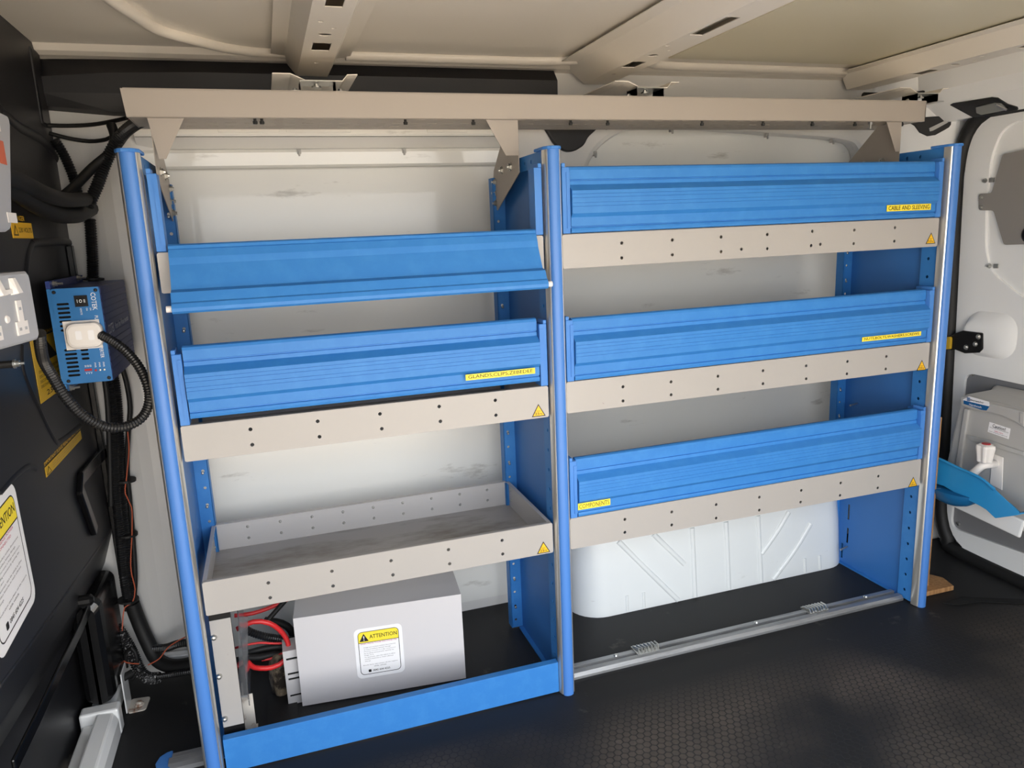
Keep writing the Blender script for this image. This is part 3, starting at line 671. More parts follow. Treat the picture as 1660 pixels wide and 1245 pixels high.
# ---- attention sticker helper
def attention(f, wd, ht, parent, two_line=False, d=0):
    s = flat(rrect(0, wd, 0, ht, wd * .11), f, d, .0005, 'attention_label', 'label_white', parent)
    if parent.type == 'MESH' or True: s['label'] = 'white and yellow ATTENTION notice'
    m_ = wd * .075; hh = ht * (.205 if not two_line else .19)
    outer = rrect(m_, wd - m_, m_, ht - m_, wd * .09); inner = rrect(m_ + wd * .012, wd - m_ - wd * .012, m_ + wd * .012, ht - m_ - wd * .012, wd * .08)
    fill_plate(outer, [inner], .0001, lambda u, v, e: f(u, v, d + .0005 + e), 'border_line', 'ink', s)
    top = ht - m_ - wd * .012
    yf = rrect(m_ + wd * .012, wd - m_ - wd * .012, top - hh, top, wd * .075); yf = [(u, max(v, top - hh)) if v > top - hh * .5 else (m_ + wd * .012 if u < wd / 2 else wd - m_ - wd * .012, top - hh) for u, v in yf]
    flat(yf, f, d + .0005, .0002, 'yellow_header', 'yellow', s)
    flat(rect(m_, wd - m_, top - hh - wd * .012, top - hh), f, d + .0005, .0002, 'header_line', 'ink', s)
    tw = wd * .19
    flat([(m_ + wd * .03, top - hh * .88), (m_ + wd * .03 + tw, top - hh * .88), (m_ + wd * .03 + tw / 2, top - hh * .12)], f, d + .0007, .0002, 'hazard_sign', 'ink', s)
    text('!', f, m_ + wd * .03 + tw * .44, top - hh * .80, tw * .12, hh * .46, d + .0009, 'lettering', 'label_white', s)
    text('ATTENTION', f, m_ + wd * .24, top - hh * .68, wd * .57, hh * .38, d + .0007, 'lettering', 'ink', s)
    y = top - hh
    lines = []
    if two_line: lines = [('WHEN FRIDGE POWER', .22, .56, 'red_ink'), ('DISCONNECTED', .30, .40, 'red_ink')]
    else: lines = [('WHEN FRIDGE POWER DISCONNECTED', .12, .76, 'red_ink')]
    lines += [(None, 0, 0, None), ('Fridge and auxiliary sockets disconnected', .18, .66, 'grey_ink'), ('to avoid auxiliary battery damage', .18, .56, 'grey_ink'), ('Minimise increases in fridge temperature', .18, .66, 'grey_ink'), ('by avoiding unnecessarily opening the', .18, .62, 'grey_ink'), ('fridge door', .18, .20, 'grey_ink'),
              ('To reconnect, start the vehicle to allow', .18, .64, 'grey_ink'), ('auxiliary batteries to reach sufficient', .18, .60, 'grey_ink'), ('charge', .18, .12, 'grey_ink'), (None, 0, 0, None), ('Should alarm start please call the support', .14, .72, 'grey_ink'), ('while vehicle', .36, .26, 'grey_ink')]
    step = (y - m_ - wd * .14) / (len(lines) + .5)
    for k, (tx, a, b, c) in enumerate(lines):
        if tx: text(tx, f, wd * a, y - step * (k + 1), wd * b, step * .55, d + .0005, 'lettering', c, s, t=.0002)
    flat(rrect(wd * .24, wd * .30, m_ + wd * .05, m_ + wd * .11, wd * .012, 2), f, d + .0005, .0002, 'phone_mark', 'ink', s)
    text('0845 604 4225', f, wd * .33, m_ + wd * .06, wd * .36, wd * .042, d + .0005, 'lettering', 'ink', s)
    return s

# ---- pale steel cover in the left bay
bx = thing('battery_cover', 'pale grey folded steel cover box with an ATTENTION notice, behind the blue kick plate', 'box', (.56, .2, 0))
ang = math.atan2(-.036, .375)
bo = Vector((.376, .167, 0)); br_ = Vector((math.cos(ang), math.sin(ang), 0)); bd = Vector((-math.sin(ang), math.cos(ang), 0))
bm_ = Matrix(((br_.x, bd.x, 0, bo.x), (br_.y, bd.y, 0, bo.y), (0, 0, 1, 0), (0, 0, 0, 1)))
c = MB(); c.box(0, .377, 0, .0015, .002, .220, bm_); c.build('front_sheet', 'box', bx)
MB().box(0, .377, .0015, .215, .2185, .220, bm_).build('top_sheet', 'box', bx)
MB().box(0, .0015, .0015, .215, .002, .2185, bm_).build('side_sheet', 'box', bx); MB().box(.3755, .377, .0015, .215, .002, .2185, bm_).build('side_sheet', 'box', bx)
MB().box(0, .377, .2135, .215, .002, .2185, bm_).build('rear_sheet', 'box', bx)
ff = frame(bo, br_, (0, 0, 1), -bd)
def cover_uv(px, py):
    d = _RM @ Vector(((px - 830) / FOC, -(py - 622.5) / FOC, -1.0)); n = bd
    q = CAM_LOC + d * ((bo - CAM_LOC).dot(n) / d.dot(n)); return (q - bo).dot(br_), q.z
u0, v0 = cover_uv(580, 1101); u1, v1 = cover_uv(651, 1012)
attention(frame(ff(u0, v0, .0002), br_, (0, 0, 1), -bd), u1 - u0, v1 - v0 + .004, bx)

# ---- bits in the left end of the left bay
pb = thing('beige_side_plate', 'tall narrow beige plate bolted beside the left post, under the tray shelf', 'plate', (.25, .03, .06))
MB().box(.2225, .262, .028, .030, .085, .320).build('plate', 'beige', pb, bev=.0006)
MB().box(.2225, .262, .0305, .040, .060, .33).build('rear_strip', 'dark_steel', pb)
for z in (.105, .20, .285):
    MB().lathe([(.0001, -.006), (.004, -.005), (.006, -.001), (.006, .003)], (.2275, .0265, z), (0, 1, 0), 10).build('bolt', 'steel', pb)
ac = thing('clear_guard', 'smoky clear plastic sheet standing next to the beige plate', 'guard', (.29, .08, .0))
MB().prism([at(386, 1000, 'y', .06), at(402, 1000, 'y', .06), at(401, 1130, 'y', .06), at(388, 1130, 'y', .06)], (0, .002, 0)).build('front_sheet', 'acrylic', ac)
a_, b_ = at(386, 1000, 'y', .06), at(388, 1130, 'y', .06)
MB().box(a_.x - .001, a_.x + .001, .062, .20, .10, .33).build('side_sheet', 'acrylic', ac)
rbk = thing('rusty_bracket', 'rust stained white angle bracket standing on the floor by the clear guard', 'bracket', (.28, .1, 0))
q0, q1 = at(390, 1128, 'y', .09), at(416, 1178, 'y', .09)
MB().box(q0.x, q1.x, .089, .091, .001, q0.z).build('front_leg', 'rust', rbk, bev=.0005)
MB().box(q0.x, q0.x + .002, .091, .14, .001, q0.z).build('side_leg', 'rust', rbk, bev=.0005)
MB().box(q0.x, q1.x, .091, .14, .001, .003).build('foot', 'rust', rbk)
sb = thing('slotted_bracket', 'grey slotted metal bracket with dark slots left of the pale steel cover', 'bracket', (.37, .2, 0))
s0 = [at(x, y, 'y', .215) for x, y in ((461, 1078), (486, 1070), (490, 1170), (458, 1175))]
sbx0, sbx1 = s0[0].x, s0[0].x + .055
fill_plate(rect(sbx0, sbx1, .001, .135), [rect(sbx0 + .006, sbx1 - .006, z, z + .005) for z in (.112, .075, .062, .02)] , .002, lambda u, v, d: Vector((u, .185 + d, v)), 'slotted_face', 'tray_wall', sb)
MB().box(sbx0, sbx1, .187, .24, .133, .135).build('top_fold', 'tray_wall', sb)
MB().box(sbx0 + .002, sbx1 - .002, .190, .192, .002, .132).build('backing', 'hole', sb)
fo_ = thing('foam_block', 'dirty brown foam lump on the floor between the brackets', 'foam', (.335, .24, 0))
MB().loft([[Vector((.333 + r * .026 * math.cos(a) * (1 + .2 * math.sin(3 * a)), .25 + r * .035 * math.sin(a), z)) for a in [2 * math.pi * k / 14 for k in range(14)]] for r, z in ((.8, 0), (.95, .03), (.9, .06), (.7, .085), (.4, .095))]).build('lump', 'foam', fo_, smooth=True)
tag(MB().box(.30, .365, .10, .235, .0002, .004).build('carpet_scrap', 'black_rubber'), 'dark scrap of matting on the floor behind the kick plate', 'mat')
rc = tag(cable('red_cable', [at(384, 1020, 'y', .20), at(410, 1008, 'y', .20), at(436, 1010, 'y', .2), at(458, 1026, 'y', .21), at(468, 1048, 'y', .21), at(462, 1070, 'y', .21), at(440, 1082, 'y', .2), at(412, 1082, 'y', .19), at(396, 1072, 'y', .17), at(370, 1092, 'y', .15)], .0058, 'red_cable'), 'thick red battery cable looping in front of the black cables, left of the cover', 'cable')
tag(cable('red_cable', [at(376, 1052, 'y', .22), at(398, 1046, 'y', .22), at(420, 1042, 'y', .23), at(450, 1043, 'y', .235), at(482, 1040, 'y', .24)], .0026, 'red_cable'), 'thin red cable running level through the thick red loop', 'cable')
tag(cable('red_cable', [at(380, 998, 'y', .30), at(410, 994, 'y', .30), at(440, 984, 'y', .31), at(470, 970, 'y', .32)], .005, 'red_cable'), 'red cable just under the front lip of the open tray', 'cable')
tag(cable('red_cable', [at(424, 1070, 'y', .25), at(445, 1066, 'y', .25), at(470, 1052, 'y', .25), at(486, 1046, 'y', .26)], .0032, 'red_cable'), 'short red cable behind the lower side of the thick red loop', 'cable')
tag(corrugated('corrugated_conduit', [at(390, 1012, 'y', .25), at(405, 1024, 'y', .25), at(430, 1032, 'y', .25), at(455, 1036, 'y', .26), at(480, 1040, 'y', .27)], .0095), 'black corrugated conduit behind the red cable loop', 'conduit')
tag(cable('black_cable', [at(395, 1060, 'y', .27), at(425, 1052, 'y', .27), at(455, 1048, 'y', .27), at(482, 1052, 'y', .28)], .007, 'black_rubber'), 'black cable level with the centre of the red loop', 'cable')
tag(cable('black_cable', [at(400, 1066, 'y', .24), at(420, 1066, 'y', .25), at(450, 1060, 'y', .26), at(482, 1066, 'y', .27)], .008, 'black_rubber'), 'black cable low inside the red loop', 'cable')
tag(cable('black_cable', [at(432, 1008, 'y', .29), at(446, 992, 'y', .30), at(462, 974, 'y', .31)], .006, 'black_rubber'), 'black cable slanting up under the tray shelf', 'cable')
tag(cable('black_cable', [at(430, 1006, 'y', .30), at(456, 1010, 'y', .31), at(472, 1022, 'y', .31), at(478, 1044, 'y', .31)], .009, 'black_rubber'), 'fat black cable curving over behind the red loop', 'cable')

# ================================================================== BULKHEAD EQUIPMENT
inv = thing('power_inverter', 'blue box shaped power inverter with vent slots and rocker switch on the black bulkhead', 'inverter', (.07, .10, .80))
IX0, IX1, IY0, IY1, IZ0, IZ1 = .030, .1075, .10, .36, .800, .974
lean = .002
fi = frame((IX0, IY0, IZ0), (1, 0, 0), (0, 0, 1), (0, -1, 0)); IW, IH = IX1 - IX0, IZ1 - IZ0
slots = []
for k in range(7):
    z = IH - .030 - k * .0078; slots.append(rrect(.006, .026, z, z + .0042, .002, 2))
for k in range(7):
    z = .014 + k * .0078; slots.append(rrect(.006, .026, z, z + .0042, .002, 2))
for z in (IH - .069, IH - .077): slots.append(rrect(.032, .045, z, z + .0042, .002, 2))
for z in (.059, .051, .043): slots.append(rrect(.032, .045, z, z + .0042, .002, 2))
fill_plate(rrect(0, IW, 0, IH, .004), slots, .002, fi, 'face_plate', 'inv_blue', inv)
MB().box(IX0 + .001, IX1 - .001, IY0 + .004, IY1, IZ0 + .001, IZ1 - .001).build('vent_backing', 'hole', inv)
ex = MB()
ex.box(IX1 - .0008, IX1, IY0 + .001, IY1, IZ0 + .002, IZ1 - .002); ex.box(IX0, IX1, IY0 + .001, IY1, IZ1 - .002, IZ1); ex.box(IX0, IX1, IY0 + .001, IY1, IZ0, IZ0 + .002)
for z in [IZ0 + .012 + .0125 * k for k in range(13)]: ex.box(IX1, IX1 + .0008, IY0 + .003, IY1, z, z + .0095)
ex.build('case', 'inv_navy', inv)
MB().box(.0235, .0305, IY0 - .0005, IY1, IZ1 + .0005, IZ1 + .014).build('mounting_flange', 'inv_navy', inv)
MB().box(.0235, .0305, IY0 - .0005, IY1, IZ0 - .014, IZ0 - .0005).build('mounting_flange', 'inv_blue', inv)
MB().box(.0235, .0298, IY0 - .0005, IY1, IZ0, IZ1).build('back_plate', 'inv_blue', inv)
for yy in (.22, .33):
    MB().box(.001, .0235, yy - .012, yy + .012, IZ0 - .01, IZ1 + .01).build('standoff', 'dark_steel', inv)
for u, v in ((.005, IH - .006), (IW - .006, IH - .006), (.005, .006), (IW - .006, .006)):
    MB().lathe([(.0001, .0022), (.0025, .002), (.0034, 0)], fi(u, v, .002), (0, -1, 0), 8).build('screw', 'dark_steel', inv)
flat(rect(.036, .057, IH - .034, IH - .014), fi, .0, .005, 'rocker_switch', 'black_gloss', inv)
text('I O II', fi, .040, IH - .027, .013, .006, .005, 'switch_marks', 'white_ink', inv)
fv = frame(fi(IW - .015, IH - .010, .0021), (0, 0, -1), (1, 0, 0), (0, -1, 0))
text('COTEK', fv, 0, 0, .032, .008, 0, 'lettering', 'white_ink', inv)
text('PURE SINE WAVE INVERTER', fv, .042, .001, .078, .006, 0, 'lettering', 'white_ink', inv)
text('REMOTE', frame(fi(.042, IH - .037, .0021), (0, 0, -1), (1, 0, 0), (0, -1, 0)), 0, 0, .012, .003, 0, 'lettering', 'white_ink', inv)
for u in (.052, .058): text('ON', frame(fi(u, IH - .037, .0021), (0, 0, -1), (1, 0, 0), (0, -1, 0)), 0, 0, .005, .0025, 0, 'lettering', 'white_ink', inv)
flat(rect(.034, .046, .022, .026), fi, .002, .001, 'dip_switch', 'red_plastic', inv)
for u in (.035, .039, .043):
    text('50', fi, u, .029, .003, .004, .0021, 'lettering', 'white_ink', inv); text('V', fi, u, .016, .003, .004, .0021, 'lettering', 'white_ink', inv)
for u in (.052, .059, .066): MB().lathe([(.0001, .0016), (.0018, .0014), (.0024, 0)], fi(u, .022, .002), (0, -1, 0), 8).build('indicator', 'red_plastic' if u == .052 else 'steel', inv)
for u in (.051, .058, .065): text('PWR', frame(fi(u, .036, .0021), (0, 0, -1), (1, 0, 0), (0, -1, 0)), 0, 0, .009, .003, 0, 'lettering', 'white_ink', inv)
fs = frame((IX1 + .0009, IY0 + .022, IZ0 + .083), (0, 1, .02), (0, 0, 1), (1, 0, 0))
text('COTEK', fs, 0, 0, .055, .018, 0, 'lettering', 'white_ink', inv)
text('Pure Sine Wave Inverter', fs, .068, .002, .15, .012, 0, 'lettering', 'white_ink', inv)
for y, z in ((IY0 + .02, IZ1 + .008), (IY1 - .05, IZ1 + .010), (IY0 + .02, IZ0 - .010)):
    MB().lathe([(.0001, .016), (.0022, .016), (.0024, .007), (.0045, .007), (.0045, .002), (.006, .002), (.006, 0)], (.0305, y, z), (1, 0, 0), 8).build('stud', 'steel', inv)
flat(rect(.011, .070, .063, .115), fi, .0005, .0035, 'outlet_plate', 'white_plastic', inv)
plug = thing('mains_plug', 'white square-cornered mains plug pushed into the blue inverter', 'plug', tuple(fi(.042, .09, .004)))
MB().loft([[fi(u, v, d) for u, v in rrect(.016 + e, .075 - e, .066 + e, .112 - e, .014 - e * .5)] for d, e in ((.004, .0), (.014, .0), (.018, .0015), (.0195, .005))]).build('plug_body', 'white_plastic', plug)
flat(rrect(.032, .042, .082, .098, .002, 2), fi, .0195, .0003, 'moulded_mark', 'label_white', plug); flat(rrect(.052, .062, .080, .098, .002, 2), fi, .0195, .0003, 'moulded_mark', 'label_white', plug)
# ---- twin socket, angled a little towards the door
so = thing('twin_socket', 'grey twin mains socket with white switches on the black bulkhead', 'socket', (.055, -.28, .92))
pR = at(66, 549, 'x', .085); pT = at(52, 441, 'x', .085)
dirh = Vector((math.sin(math.radians(11)), math.cos(math.radians(11)), 0))   # along the face towards the far side
SW, SHH = .155, pT.z - pR.z + .002
fo0 = Vector((pR.x, pR.y, pR.z)) - dirh * SW
fsx = frame(fo0, dirh, (0, 0, 1), Vector((math.cos(math.radians(11)), -math.sin(math.radians(11)), 0)))
MB().loft([[fsx(u, v, d) for u, v in rrect(e, SW - e, e, SHH - e, .007)] for d, e in ((-.055, .0), (-.003, .0), (0, .003))]).build('socket_box', 'socket_grey', so)
def sockhole(u0):
    flat([(u0, .026), (u0 + .012, .026), (u0 + .012, .033), (u0 + .009, .033), (u0 + .009, .052), (u0 + .004, .052), (u0 + .004, .033), (u0, .033)], fsx, 0, .0016, 'outlet_shutter', 'white_plastic', so)
for u0 in (.030, .096):
    q = flat([(u0, .012), (u0 + .028, .012), (u0 + .028, .030), (u0 + .020, .030), (u0 + .020, .058), (u0 + .008, .058), (u0 + .008, .030), (u0, .030)], fsx, 0, .0022, 'outlet', 'white_plastic', so)
    for a, b in ((.004, .018), (.018, .018), (.011, .045)): flat(rect(u0 + a, u0 + a + .006, b, b + .004), fsx, .0022, .0002, 'pin_slot', 'socket_grey', q)
for u0 in (.060, .098):
    MB().loft([[fsx(u0, .066, 0), fsx(u0 + .018, .066, 0), fsx(u0 + .018, .088, 0), fsx(u0, .088, 0)], [fsx(u0 + .003, .068, .009), fsx(u0 + .014, .068, .009), fsx(u0 + .012, .088, .003), fsx(u0 + .005, .088, .003)]]).build('rocker', 'white_plastic', so)
flat(rect(.078, .098, .068, .074), fsx, 0, .003, 'switch_bridge', 'white_plastic', so)
MB().lathe([(.0001, .0022), (.004, .002), (.0055, 0)], fsx(.078, .036, 0), Vector((.98, -.19, 0)), 12).build('centre_screw', 'white_plastic', so)
p = at(22, 590, 'x', .03)
MB().lathe([(.0001, .014), (.0022, .014), (.0024, .008), (.005, .008), (.005, .003), (.007, .003), (.007, 0)], p, (1, 0, 0), 10).build('stud', 'steel', so)
MB().lathe([(.0055, .0), (.0055, -.03)], p, (1, 0, 0), 10).build('stud_sleeve', 'black_rubber', so)
# second grey box, only its edge in the frame
g2 = thing('control_box', 'pale grey rounded control box at the left edge above the socket', 'box', (.06, -.3, 1.06))
gp = at(14, 188, 'x', .085); gq = at(17, 376, 'x', .085)
MB().loft([[Vector((x, y, z)) for y, z in [(a_ + (gp.y - gq.y) * (b_ - gq.z) / (gp.z - gq.z), b_) for a_, b_ in rrect(gq.y - .13 + e, gq.y - e, gq.z + e, gp.z - e, .012)]] for x, e in ((.03, 0), (.082, 0), (.087, .003))]).build('case', 'socket_grey', g2)
fg = frame((.0872, gq.y + .02, gp.z - .07), (0, 1, 0), (0, 0, 1), (1, 0, 0))
flat(rect(-.02, .006, 0, .03), fg, 0, .0006, 'orange_mark', 'orange_cable', g2)
flat(rect(-.03, .004, .042, .062), fg, 0, .0006, 'white_panel', 'white_plastic', g2)
flat(rect(-.03, .008, -.075, -.062), fg, 0, .0006, 'white_mark', 'white_plastic', g2)
# stickers on the bulkhead
def wsticker(name, label, pbl, ptr, m):
    a, b = at(*pbl, 'x', .0005), at(*ptr, 'x', .0005); f = frame((.0005, a.y, a.z), (0, 1, 0), (0, 0, 1), (1, 0, 0)); wd, ht = b.y - a.y, b.z - a.z
    s = flat(rect(0, wd, 0, ht), f, 0, .0006, name, m, wl); s['label'] = label; return s, f, wd, ht
s, f, wd, ht = wsticker('danger_sticker', 'yellow 230 VOLTS sticker', (21, 386), (50, 362), 'amber')
text('230 VOLTS', f, wd * .32, ht * .36, wd * .62, ht * .32, .0006, 'lettering', 'ink', s)
flat([(wd * .06, ht * .16), (wd * .28, ht * .16), (wd * .17, ht * .86)], f, .0006, .0003, 'hazard_sign', 'ink', s); flat([(wd * .10, ht * .24), (wd * .24, ht * .24), (wd * .17, ht * .68)], f, .0009, .0002, 'hazard_field', 'amber', s)
text('DANGER', f, wd * .18, ht * 1.1, wd * .5, ht * .32, .0002, 'lettering', 'amber', s)
s, f, wd, ht = wsticker('notice_sticker', 'long ochre IMPORTANT notice', (75, 774), (130, 698), 'gold')
text('IMPORTANT PLEASE READ INSTRUCTIONS', f, .0, ht * 1.15, wd, ht * .38, .0002, 'lettering', 'amber', s)
flat([(wd * .02, ht * .1), (wd * .13, ht * .1), (wd * .075, ht * .85)], f, .0006, .0003, 'hazard_sign', 'ink', s); flat([(wd * .035, ht * .18), (wd * .115, ht * .18), (wd * .075, ht * .7)], f, .0009, .0002, 'hazard_field', 'gold', s)
for k in range(3): text('switch off the inverter before any work is done here', f, wd * .17, ht * (.68 - .24 * k), wd * (.78 - .1 * k), ht * .12, .0006, 'lettering', 'grey_ink', s)
s, f, wd, ht = wsticker('warning_sticker', 'tall yellow warning sticker behind the flex', (66, 655), (92, 535), 'gold')
text('IMPORTANT', f, wd * .1, ht * 1.03, wd * .8, ht * .05, .0002, 'lettering', 'amber', s)
flat([(wd * .15, ht * .60), (wd * .85, ht * .60), (wd * .5, ht * .95)], f, .0006, .0003, 'hazard_sign', 'ink', s)
for k in range(4): text('DISCONNECT BEFORE WORK', f, wd * .1, ht * (.46 - .08 * k), wd * .8, ht * .045, .0006, 'lettering', 'ink', s)
text('230V', f, wd * .25, ht * .06, wd * .5, ht * .09, .0006, 'lettering', 'ink', s)
a, b = at(8, 1064, 'x', .001), at(57, 782, 'x', .001)
attention(frame((.001, -.334, .496), (0, 1, .06), (0, -.03, 1), (1, 0, 0)), .180, .196, wl, True)

# ---- conduits, looms and cables on the left
flex = tag(corrugated('flex_conduit', [at(163, 543, 'y', .085), at(182, 553, 'y', .07), at(206, 571, 'y', .05), at(229, 601, 'y', .03), at(242, 640, 'y', .01), at(234, 672, 'y', -.01), at(208, 690, 'y', -.03), at(172, 692, 'y', -.05), at(135, 674, 'y', -.07), at(106, 643, 'y', -.09), at(84, 608, 'y', -.11), at(71, 585, 'y', -.13), at(66, 562, 'y', -.16), at(64, 540, 'y', -.18)], .0088, pitch=.0050), 'thick black corrugated flex looping from the white plug to the twin socket', 'conduit')
YL = .405
tag(corrugated('corrugated_conduit', [at(146, 355, 'y', .39), at(150, 420, 'y', .40), at(152, 460, 'y', YL), at(165, 540, 'y', YL), at(185, 620, 'y', YL), at(192, 700, 'y', YL), at(194, 780, 'y', YL), at(202, 860, 'y', YL), at(207, 935, 'y', YL), at(212, 985, 'y', YL - .01)], .0120), 'fat corrugated black conduit running down the pillar, rightmost of the bundle', 'conduit')
tag(corrugated('corrugated_conduit', [at(170, 600, 'y', YL - .01), at(180, 640, 'y', YL - .01), at(185, 700, 'y', YL - .012), at(187, 780, 'y', YL - .015), at(193, 850, 'y', YL - .012), at(200, 930, 'y', YL - .012), at(206, 968, 'y', YL - .012)], .0105), 'narrower corrugated black conduit running down the pillar, left in the bundle', 'conduit')
tag(cable('black_cable', [at(196, 590, 'y', YL), at(205, 620, 'y', YL), at(211, 660, 'y', YL), at(208, 700, 'y', YL), at(206, 760, 'y', YL + .01), at(212, 830, 'y', YL + .01), at(219, 930, 'y', YL), at(216, 985, 'y', YL)], .0055, 'black_rubber'), 'smooth black cable bowing out right of the conduits below the inverter', 'cable')
tag(cable('black_cable', [at(168, 600, 'y', YL - .02), at(175, 660, 'y', YL - .02), at(178, 740, 'y', YL - .02), at(180, 820, 'y', YL - .02)], .006, 'black_rubber'), 'smooth black cable down the left of the conduit bundle', 'cable')
tag(cable('orange_wire', [at(207, 700, 'y', YL - .02), at(209, 730, 'y', YL - .02), at(205, 775, 'y', YL - .02), at(203, 800, 'y', YL - .02), at(213, 822, 'y', YL - .02), at(214, 860, 'y', YL - .02), at(212, 920, 'y', YL - .02), at(219, 955, 'y', YL - .02), at(214, 978, 'y', YL - .02), at(202, 985, 'y', YL - .02), at(198, 1020, 'y', YL - .03), at(196, 1062, 'y', YL - .04), at(205, 1074, 'y', .36), at(225, 1076, 'y', .34)], .0014, 'orange_cable', seg=6), 'thin orange wire winding down the conduit bundle', 'wire')
tag(cable('orange_wire', [at(240, 1078, 'y', .33), at(258, 1068, 'y', .32), at(272, 1050, 'y', .31), at(290, 1038, 'y', .29), at(306, 1030, 'y', .26)], .0014, 'orange_cable', seg=6), 'thin orange wire curving to the foot of the left post', 'wire')
tie = MB()
for px, py in ((203, 778), (206, 866), (150, 452), (208, 972)):
    c_ = at(px, py, 'y', YL - .004); tie.lathe([(.022, -.0025), (.023, -.0025), (.023, .0025), (.022, .0025)], c_, (.1, 0, 1), 16)
tag(tie.build('cable_ties', 'black_rubber', None), 'black cable ties holding the pillar conduits together', 'cable tie', kind='stuff')
# upper loom
tag(cable('braided_loom', [at(0, 298, 'x', .03), at(30, 312, 'x', .035), at(60, 332, 'x', .035), at(90, 346, 'x', .04), at(122, 348, 'x', .05), at(146, 338, 'x', .055)], .0165, 'black_rubber', seg=12), 'thick taped black loom sagging along the bulkhead, lower of two', 'loom')
tag(cable('braided_loom', [at(0, 281, 'x', .045), at(36, 296, 'x', .05), at(70, 313, 'x', .058), at(105, 324, 'x', .064), at(142, 323, 'x', .072)], .0135, 'black_rubber', seg=12), 'thick taped black loom along the bulkhead, upper of two', 'loom')
tag(corrugated('corrugated_conduit', [at(142, 335, 'y', .30), at(158, 300, 'y', .31), at(172, 262, 'y', .32), at(192, 225, 'y', .31), at(216, 203, 'y', .28), at(236, 193, 'y', .24)], .0125), 'corrugated black conduit rising from the loom to the overhead tray', 'conduit')
tag(cable('black_cable', [at(96, 322, 'y', .25), at(118, 305, 'y', .28), at(150, 272, 'y', .31), at(182, 245, 'y', .32), at(205, 215, 'y', .31), at(232, 196, 'y', .27)], .0095, 'black_rubber'), 'taped black cable slanting up in front of the white pillar', 'cable')
tag(corrugated('corrugated_conduit', [at(88, 226, 'y', .40), at(104, 252, 'y', .41), at(118, 285, 'y', .41), at(127, 318, 'y', .405), at(131, 345, 'y', .40)], .0105), 'corrugated black conduit hugging the bulkhead edge at the top', 'conduit')
tag(cable('black_cable', [at(72, 203, 'y', .40), at(110, 204, 'y', .40), at(150, 202, 'y', .39), at(185, 196, 'y', .36), at(206, 191, 'y', .32)], .0042, 'black_rubber'), 'thin black cable crossing level to the overhead tray, upper of two', 'cable')
tag(cable('black_cable', [at(80, 216, 'y', .40), at(110, 224, 'y', .40), at(145, 229, 'y', .40), at(172, 226, 'y', .38), at(186, 218, 'y', .36)], .0042, 'black_rubber'), 'thin black cable sagging below the other to the overhead tray', 'cable')
tag(cable('black_cable', [at(184, 240, 'y', .33), at(186, 220, 'y', .34), at(180, 202, 'y', .35)], .0095, 'black_rubber'), 'short stub of taped black cable above the left post', 'cable')
tag(cable('red_wire', [at(204, 206, 'y', .33), at(209, 198, 'y', .32), at(214, 191, 'y', .31)], .0034, 'red_cable'), 'red taped wire end under the left end of the overhead tray', 'wire')
# low loom
tag(corrugated('sleeved_conduit', [at(183, 1010, 'y', .385), at(198, 1030, 'y', .38), at(214, 1058, 'y', .375), at(224, 1082, 'y', .365), at(238, 1098, 'y', .35), at(258, 1099, 'y', .33)], .0140, 'mesh_sleeve', pitch=.005), 'dusty mesh sleeved cable coming down from the bulkhead to the floor', 'conduit')
tag(corrugated('corrugated_conduit', [at(256, 1097, 'y', .33), at(275, 1094, 'y', .32), at(300, 1090, 'y', .30), at(330, 1086, 'y', .28)], .0075), 'slim corrugated conduit along the floor behind the left post', 'conduit')
tag(cable('black_loom', [at(214, 978, 'y', .40), at(226, 1010, 'y', .40), at(240, 1042, 'y', .39), at(256, 1070, 'y', .37), at(284, 1080, 'y', .34), at(330, 1072, 'y', .30)], .0165, 'black_rubber', seg=12), 'fat black loom sweeping from the pillar towards the battery bay', 'loom')
tag(corrugated('corrugated_conduit', [at(246, 1052, 'y', .38), at(270, 1050, 'y', .36), at(292, 1043, 'y', .34), at(330, 1040, 'y', .32)], .010), 'corrugated conduit passing level behind the foot of the left post', 'conduit')
tag(cable('black_cable', [at(205, 1082, 'y', .37), at(204, 1060, 'y', .37), at(214, 1050, 'y', .36), at(222, 1066, 'y', .36), at(220, 1094, 'y', .36), at(210, 1102, 'y', .365), at(204, 1090, 'y', .37)], .0045, 'black_rubber'), 'small coil of black cable behind the white angle bracket', 'cable')
tag(cable('grey_pipe', [at(262, 1066, 'y', .40), at(300, 1062, 'y', .40), at(340, 1058, 'y', .40)], .012, 'body'), 'white pipe low on the wall behind the left post', 'pipe')
# white angle bracket on the floor
ab = thing('angle_bracket', 'white angle bracket with a rusty bolt on the floor beside the bulkhead', 'bracket', (.01, .33, 0))
MB().box(-.0065, -.0035, .29, .345, .002, .100).build('upright_leg', 'body', ab, bev=.001)
MB().prism([(u, v, .0005) for u, v in rounded([(-.0035, .29), (.034, .29), (.038, .34), (-.0035, .345)], .008)], (0, 0, .003)).build('foot', 'rust', ab)
MB().lathe([(.0001, .009), (.006, .008), (.0075, .004), (.010, .003), (.010, 0)], (.018, .315, .0035), (0, 0, 1), 8).build('bolt', 'rust', ab)
MB().tube([(-.03, .30, .075), (.01, .33, .078)], .009, 10).build('black_stud', 'black_rubber', ab)

# ================================================================== REAR END EQUIPMENT
# timber behind the right post
bd_ = thing('plywood_strip', 'upright plywood strip standing against the right upright', 'board', (2.075, .05, 0))
MB().box(2.012, 2.078, .046, .066, .0, .505).build('strip', 'wood', bd_, bev=.001)
MB().tube([(2.078, .05, .30), (2.092, .045, .30)], .0025, 8).build('screw', 'steel', bd_)
wb = thing('timber_offcut', 'flat timber offcut on the floor behind the right post', 'timber', (2.09, .05, 0))
MB().prism([at(1494, 969, 'z', .001), at(1546, 957, 'z', .001), at(1528, 943, 'z', .001), at(1496, 935, 'z', .001)], (0, 0, .014)).build('offcut', 'wood', wb, bev=.002)
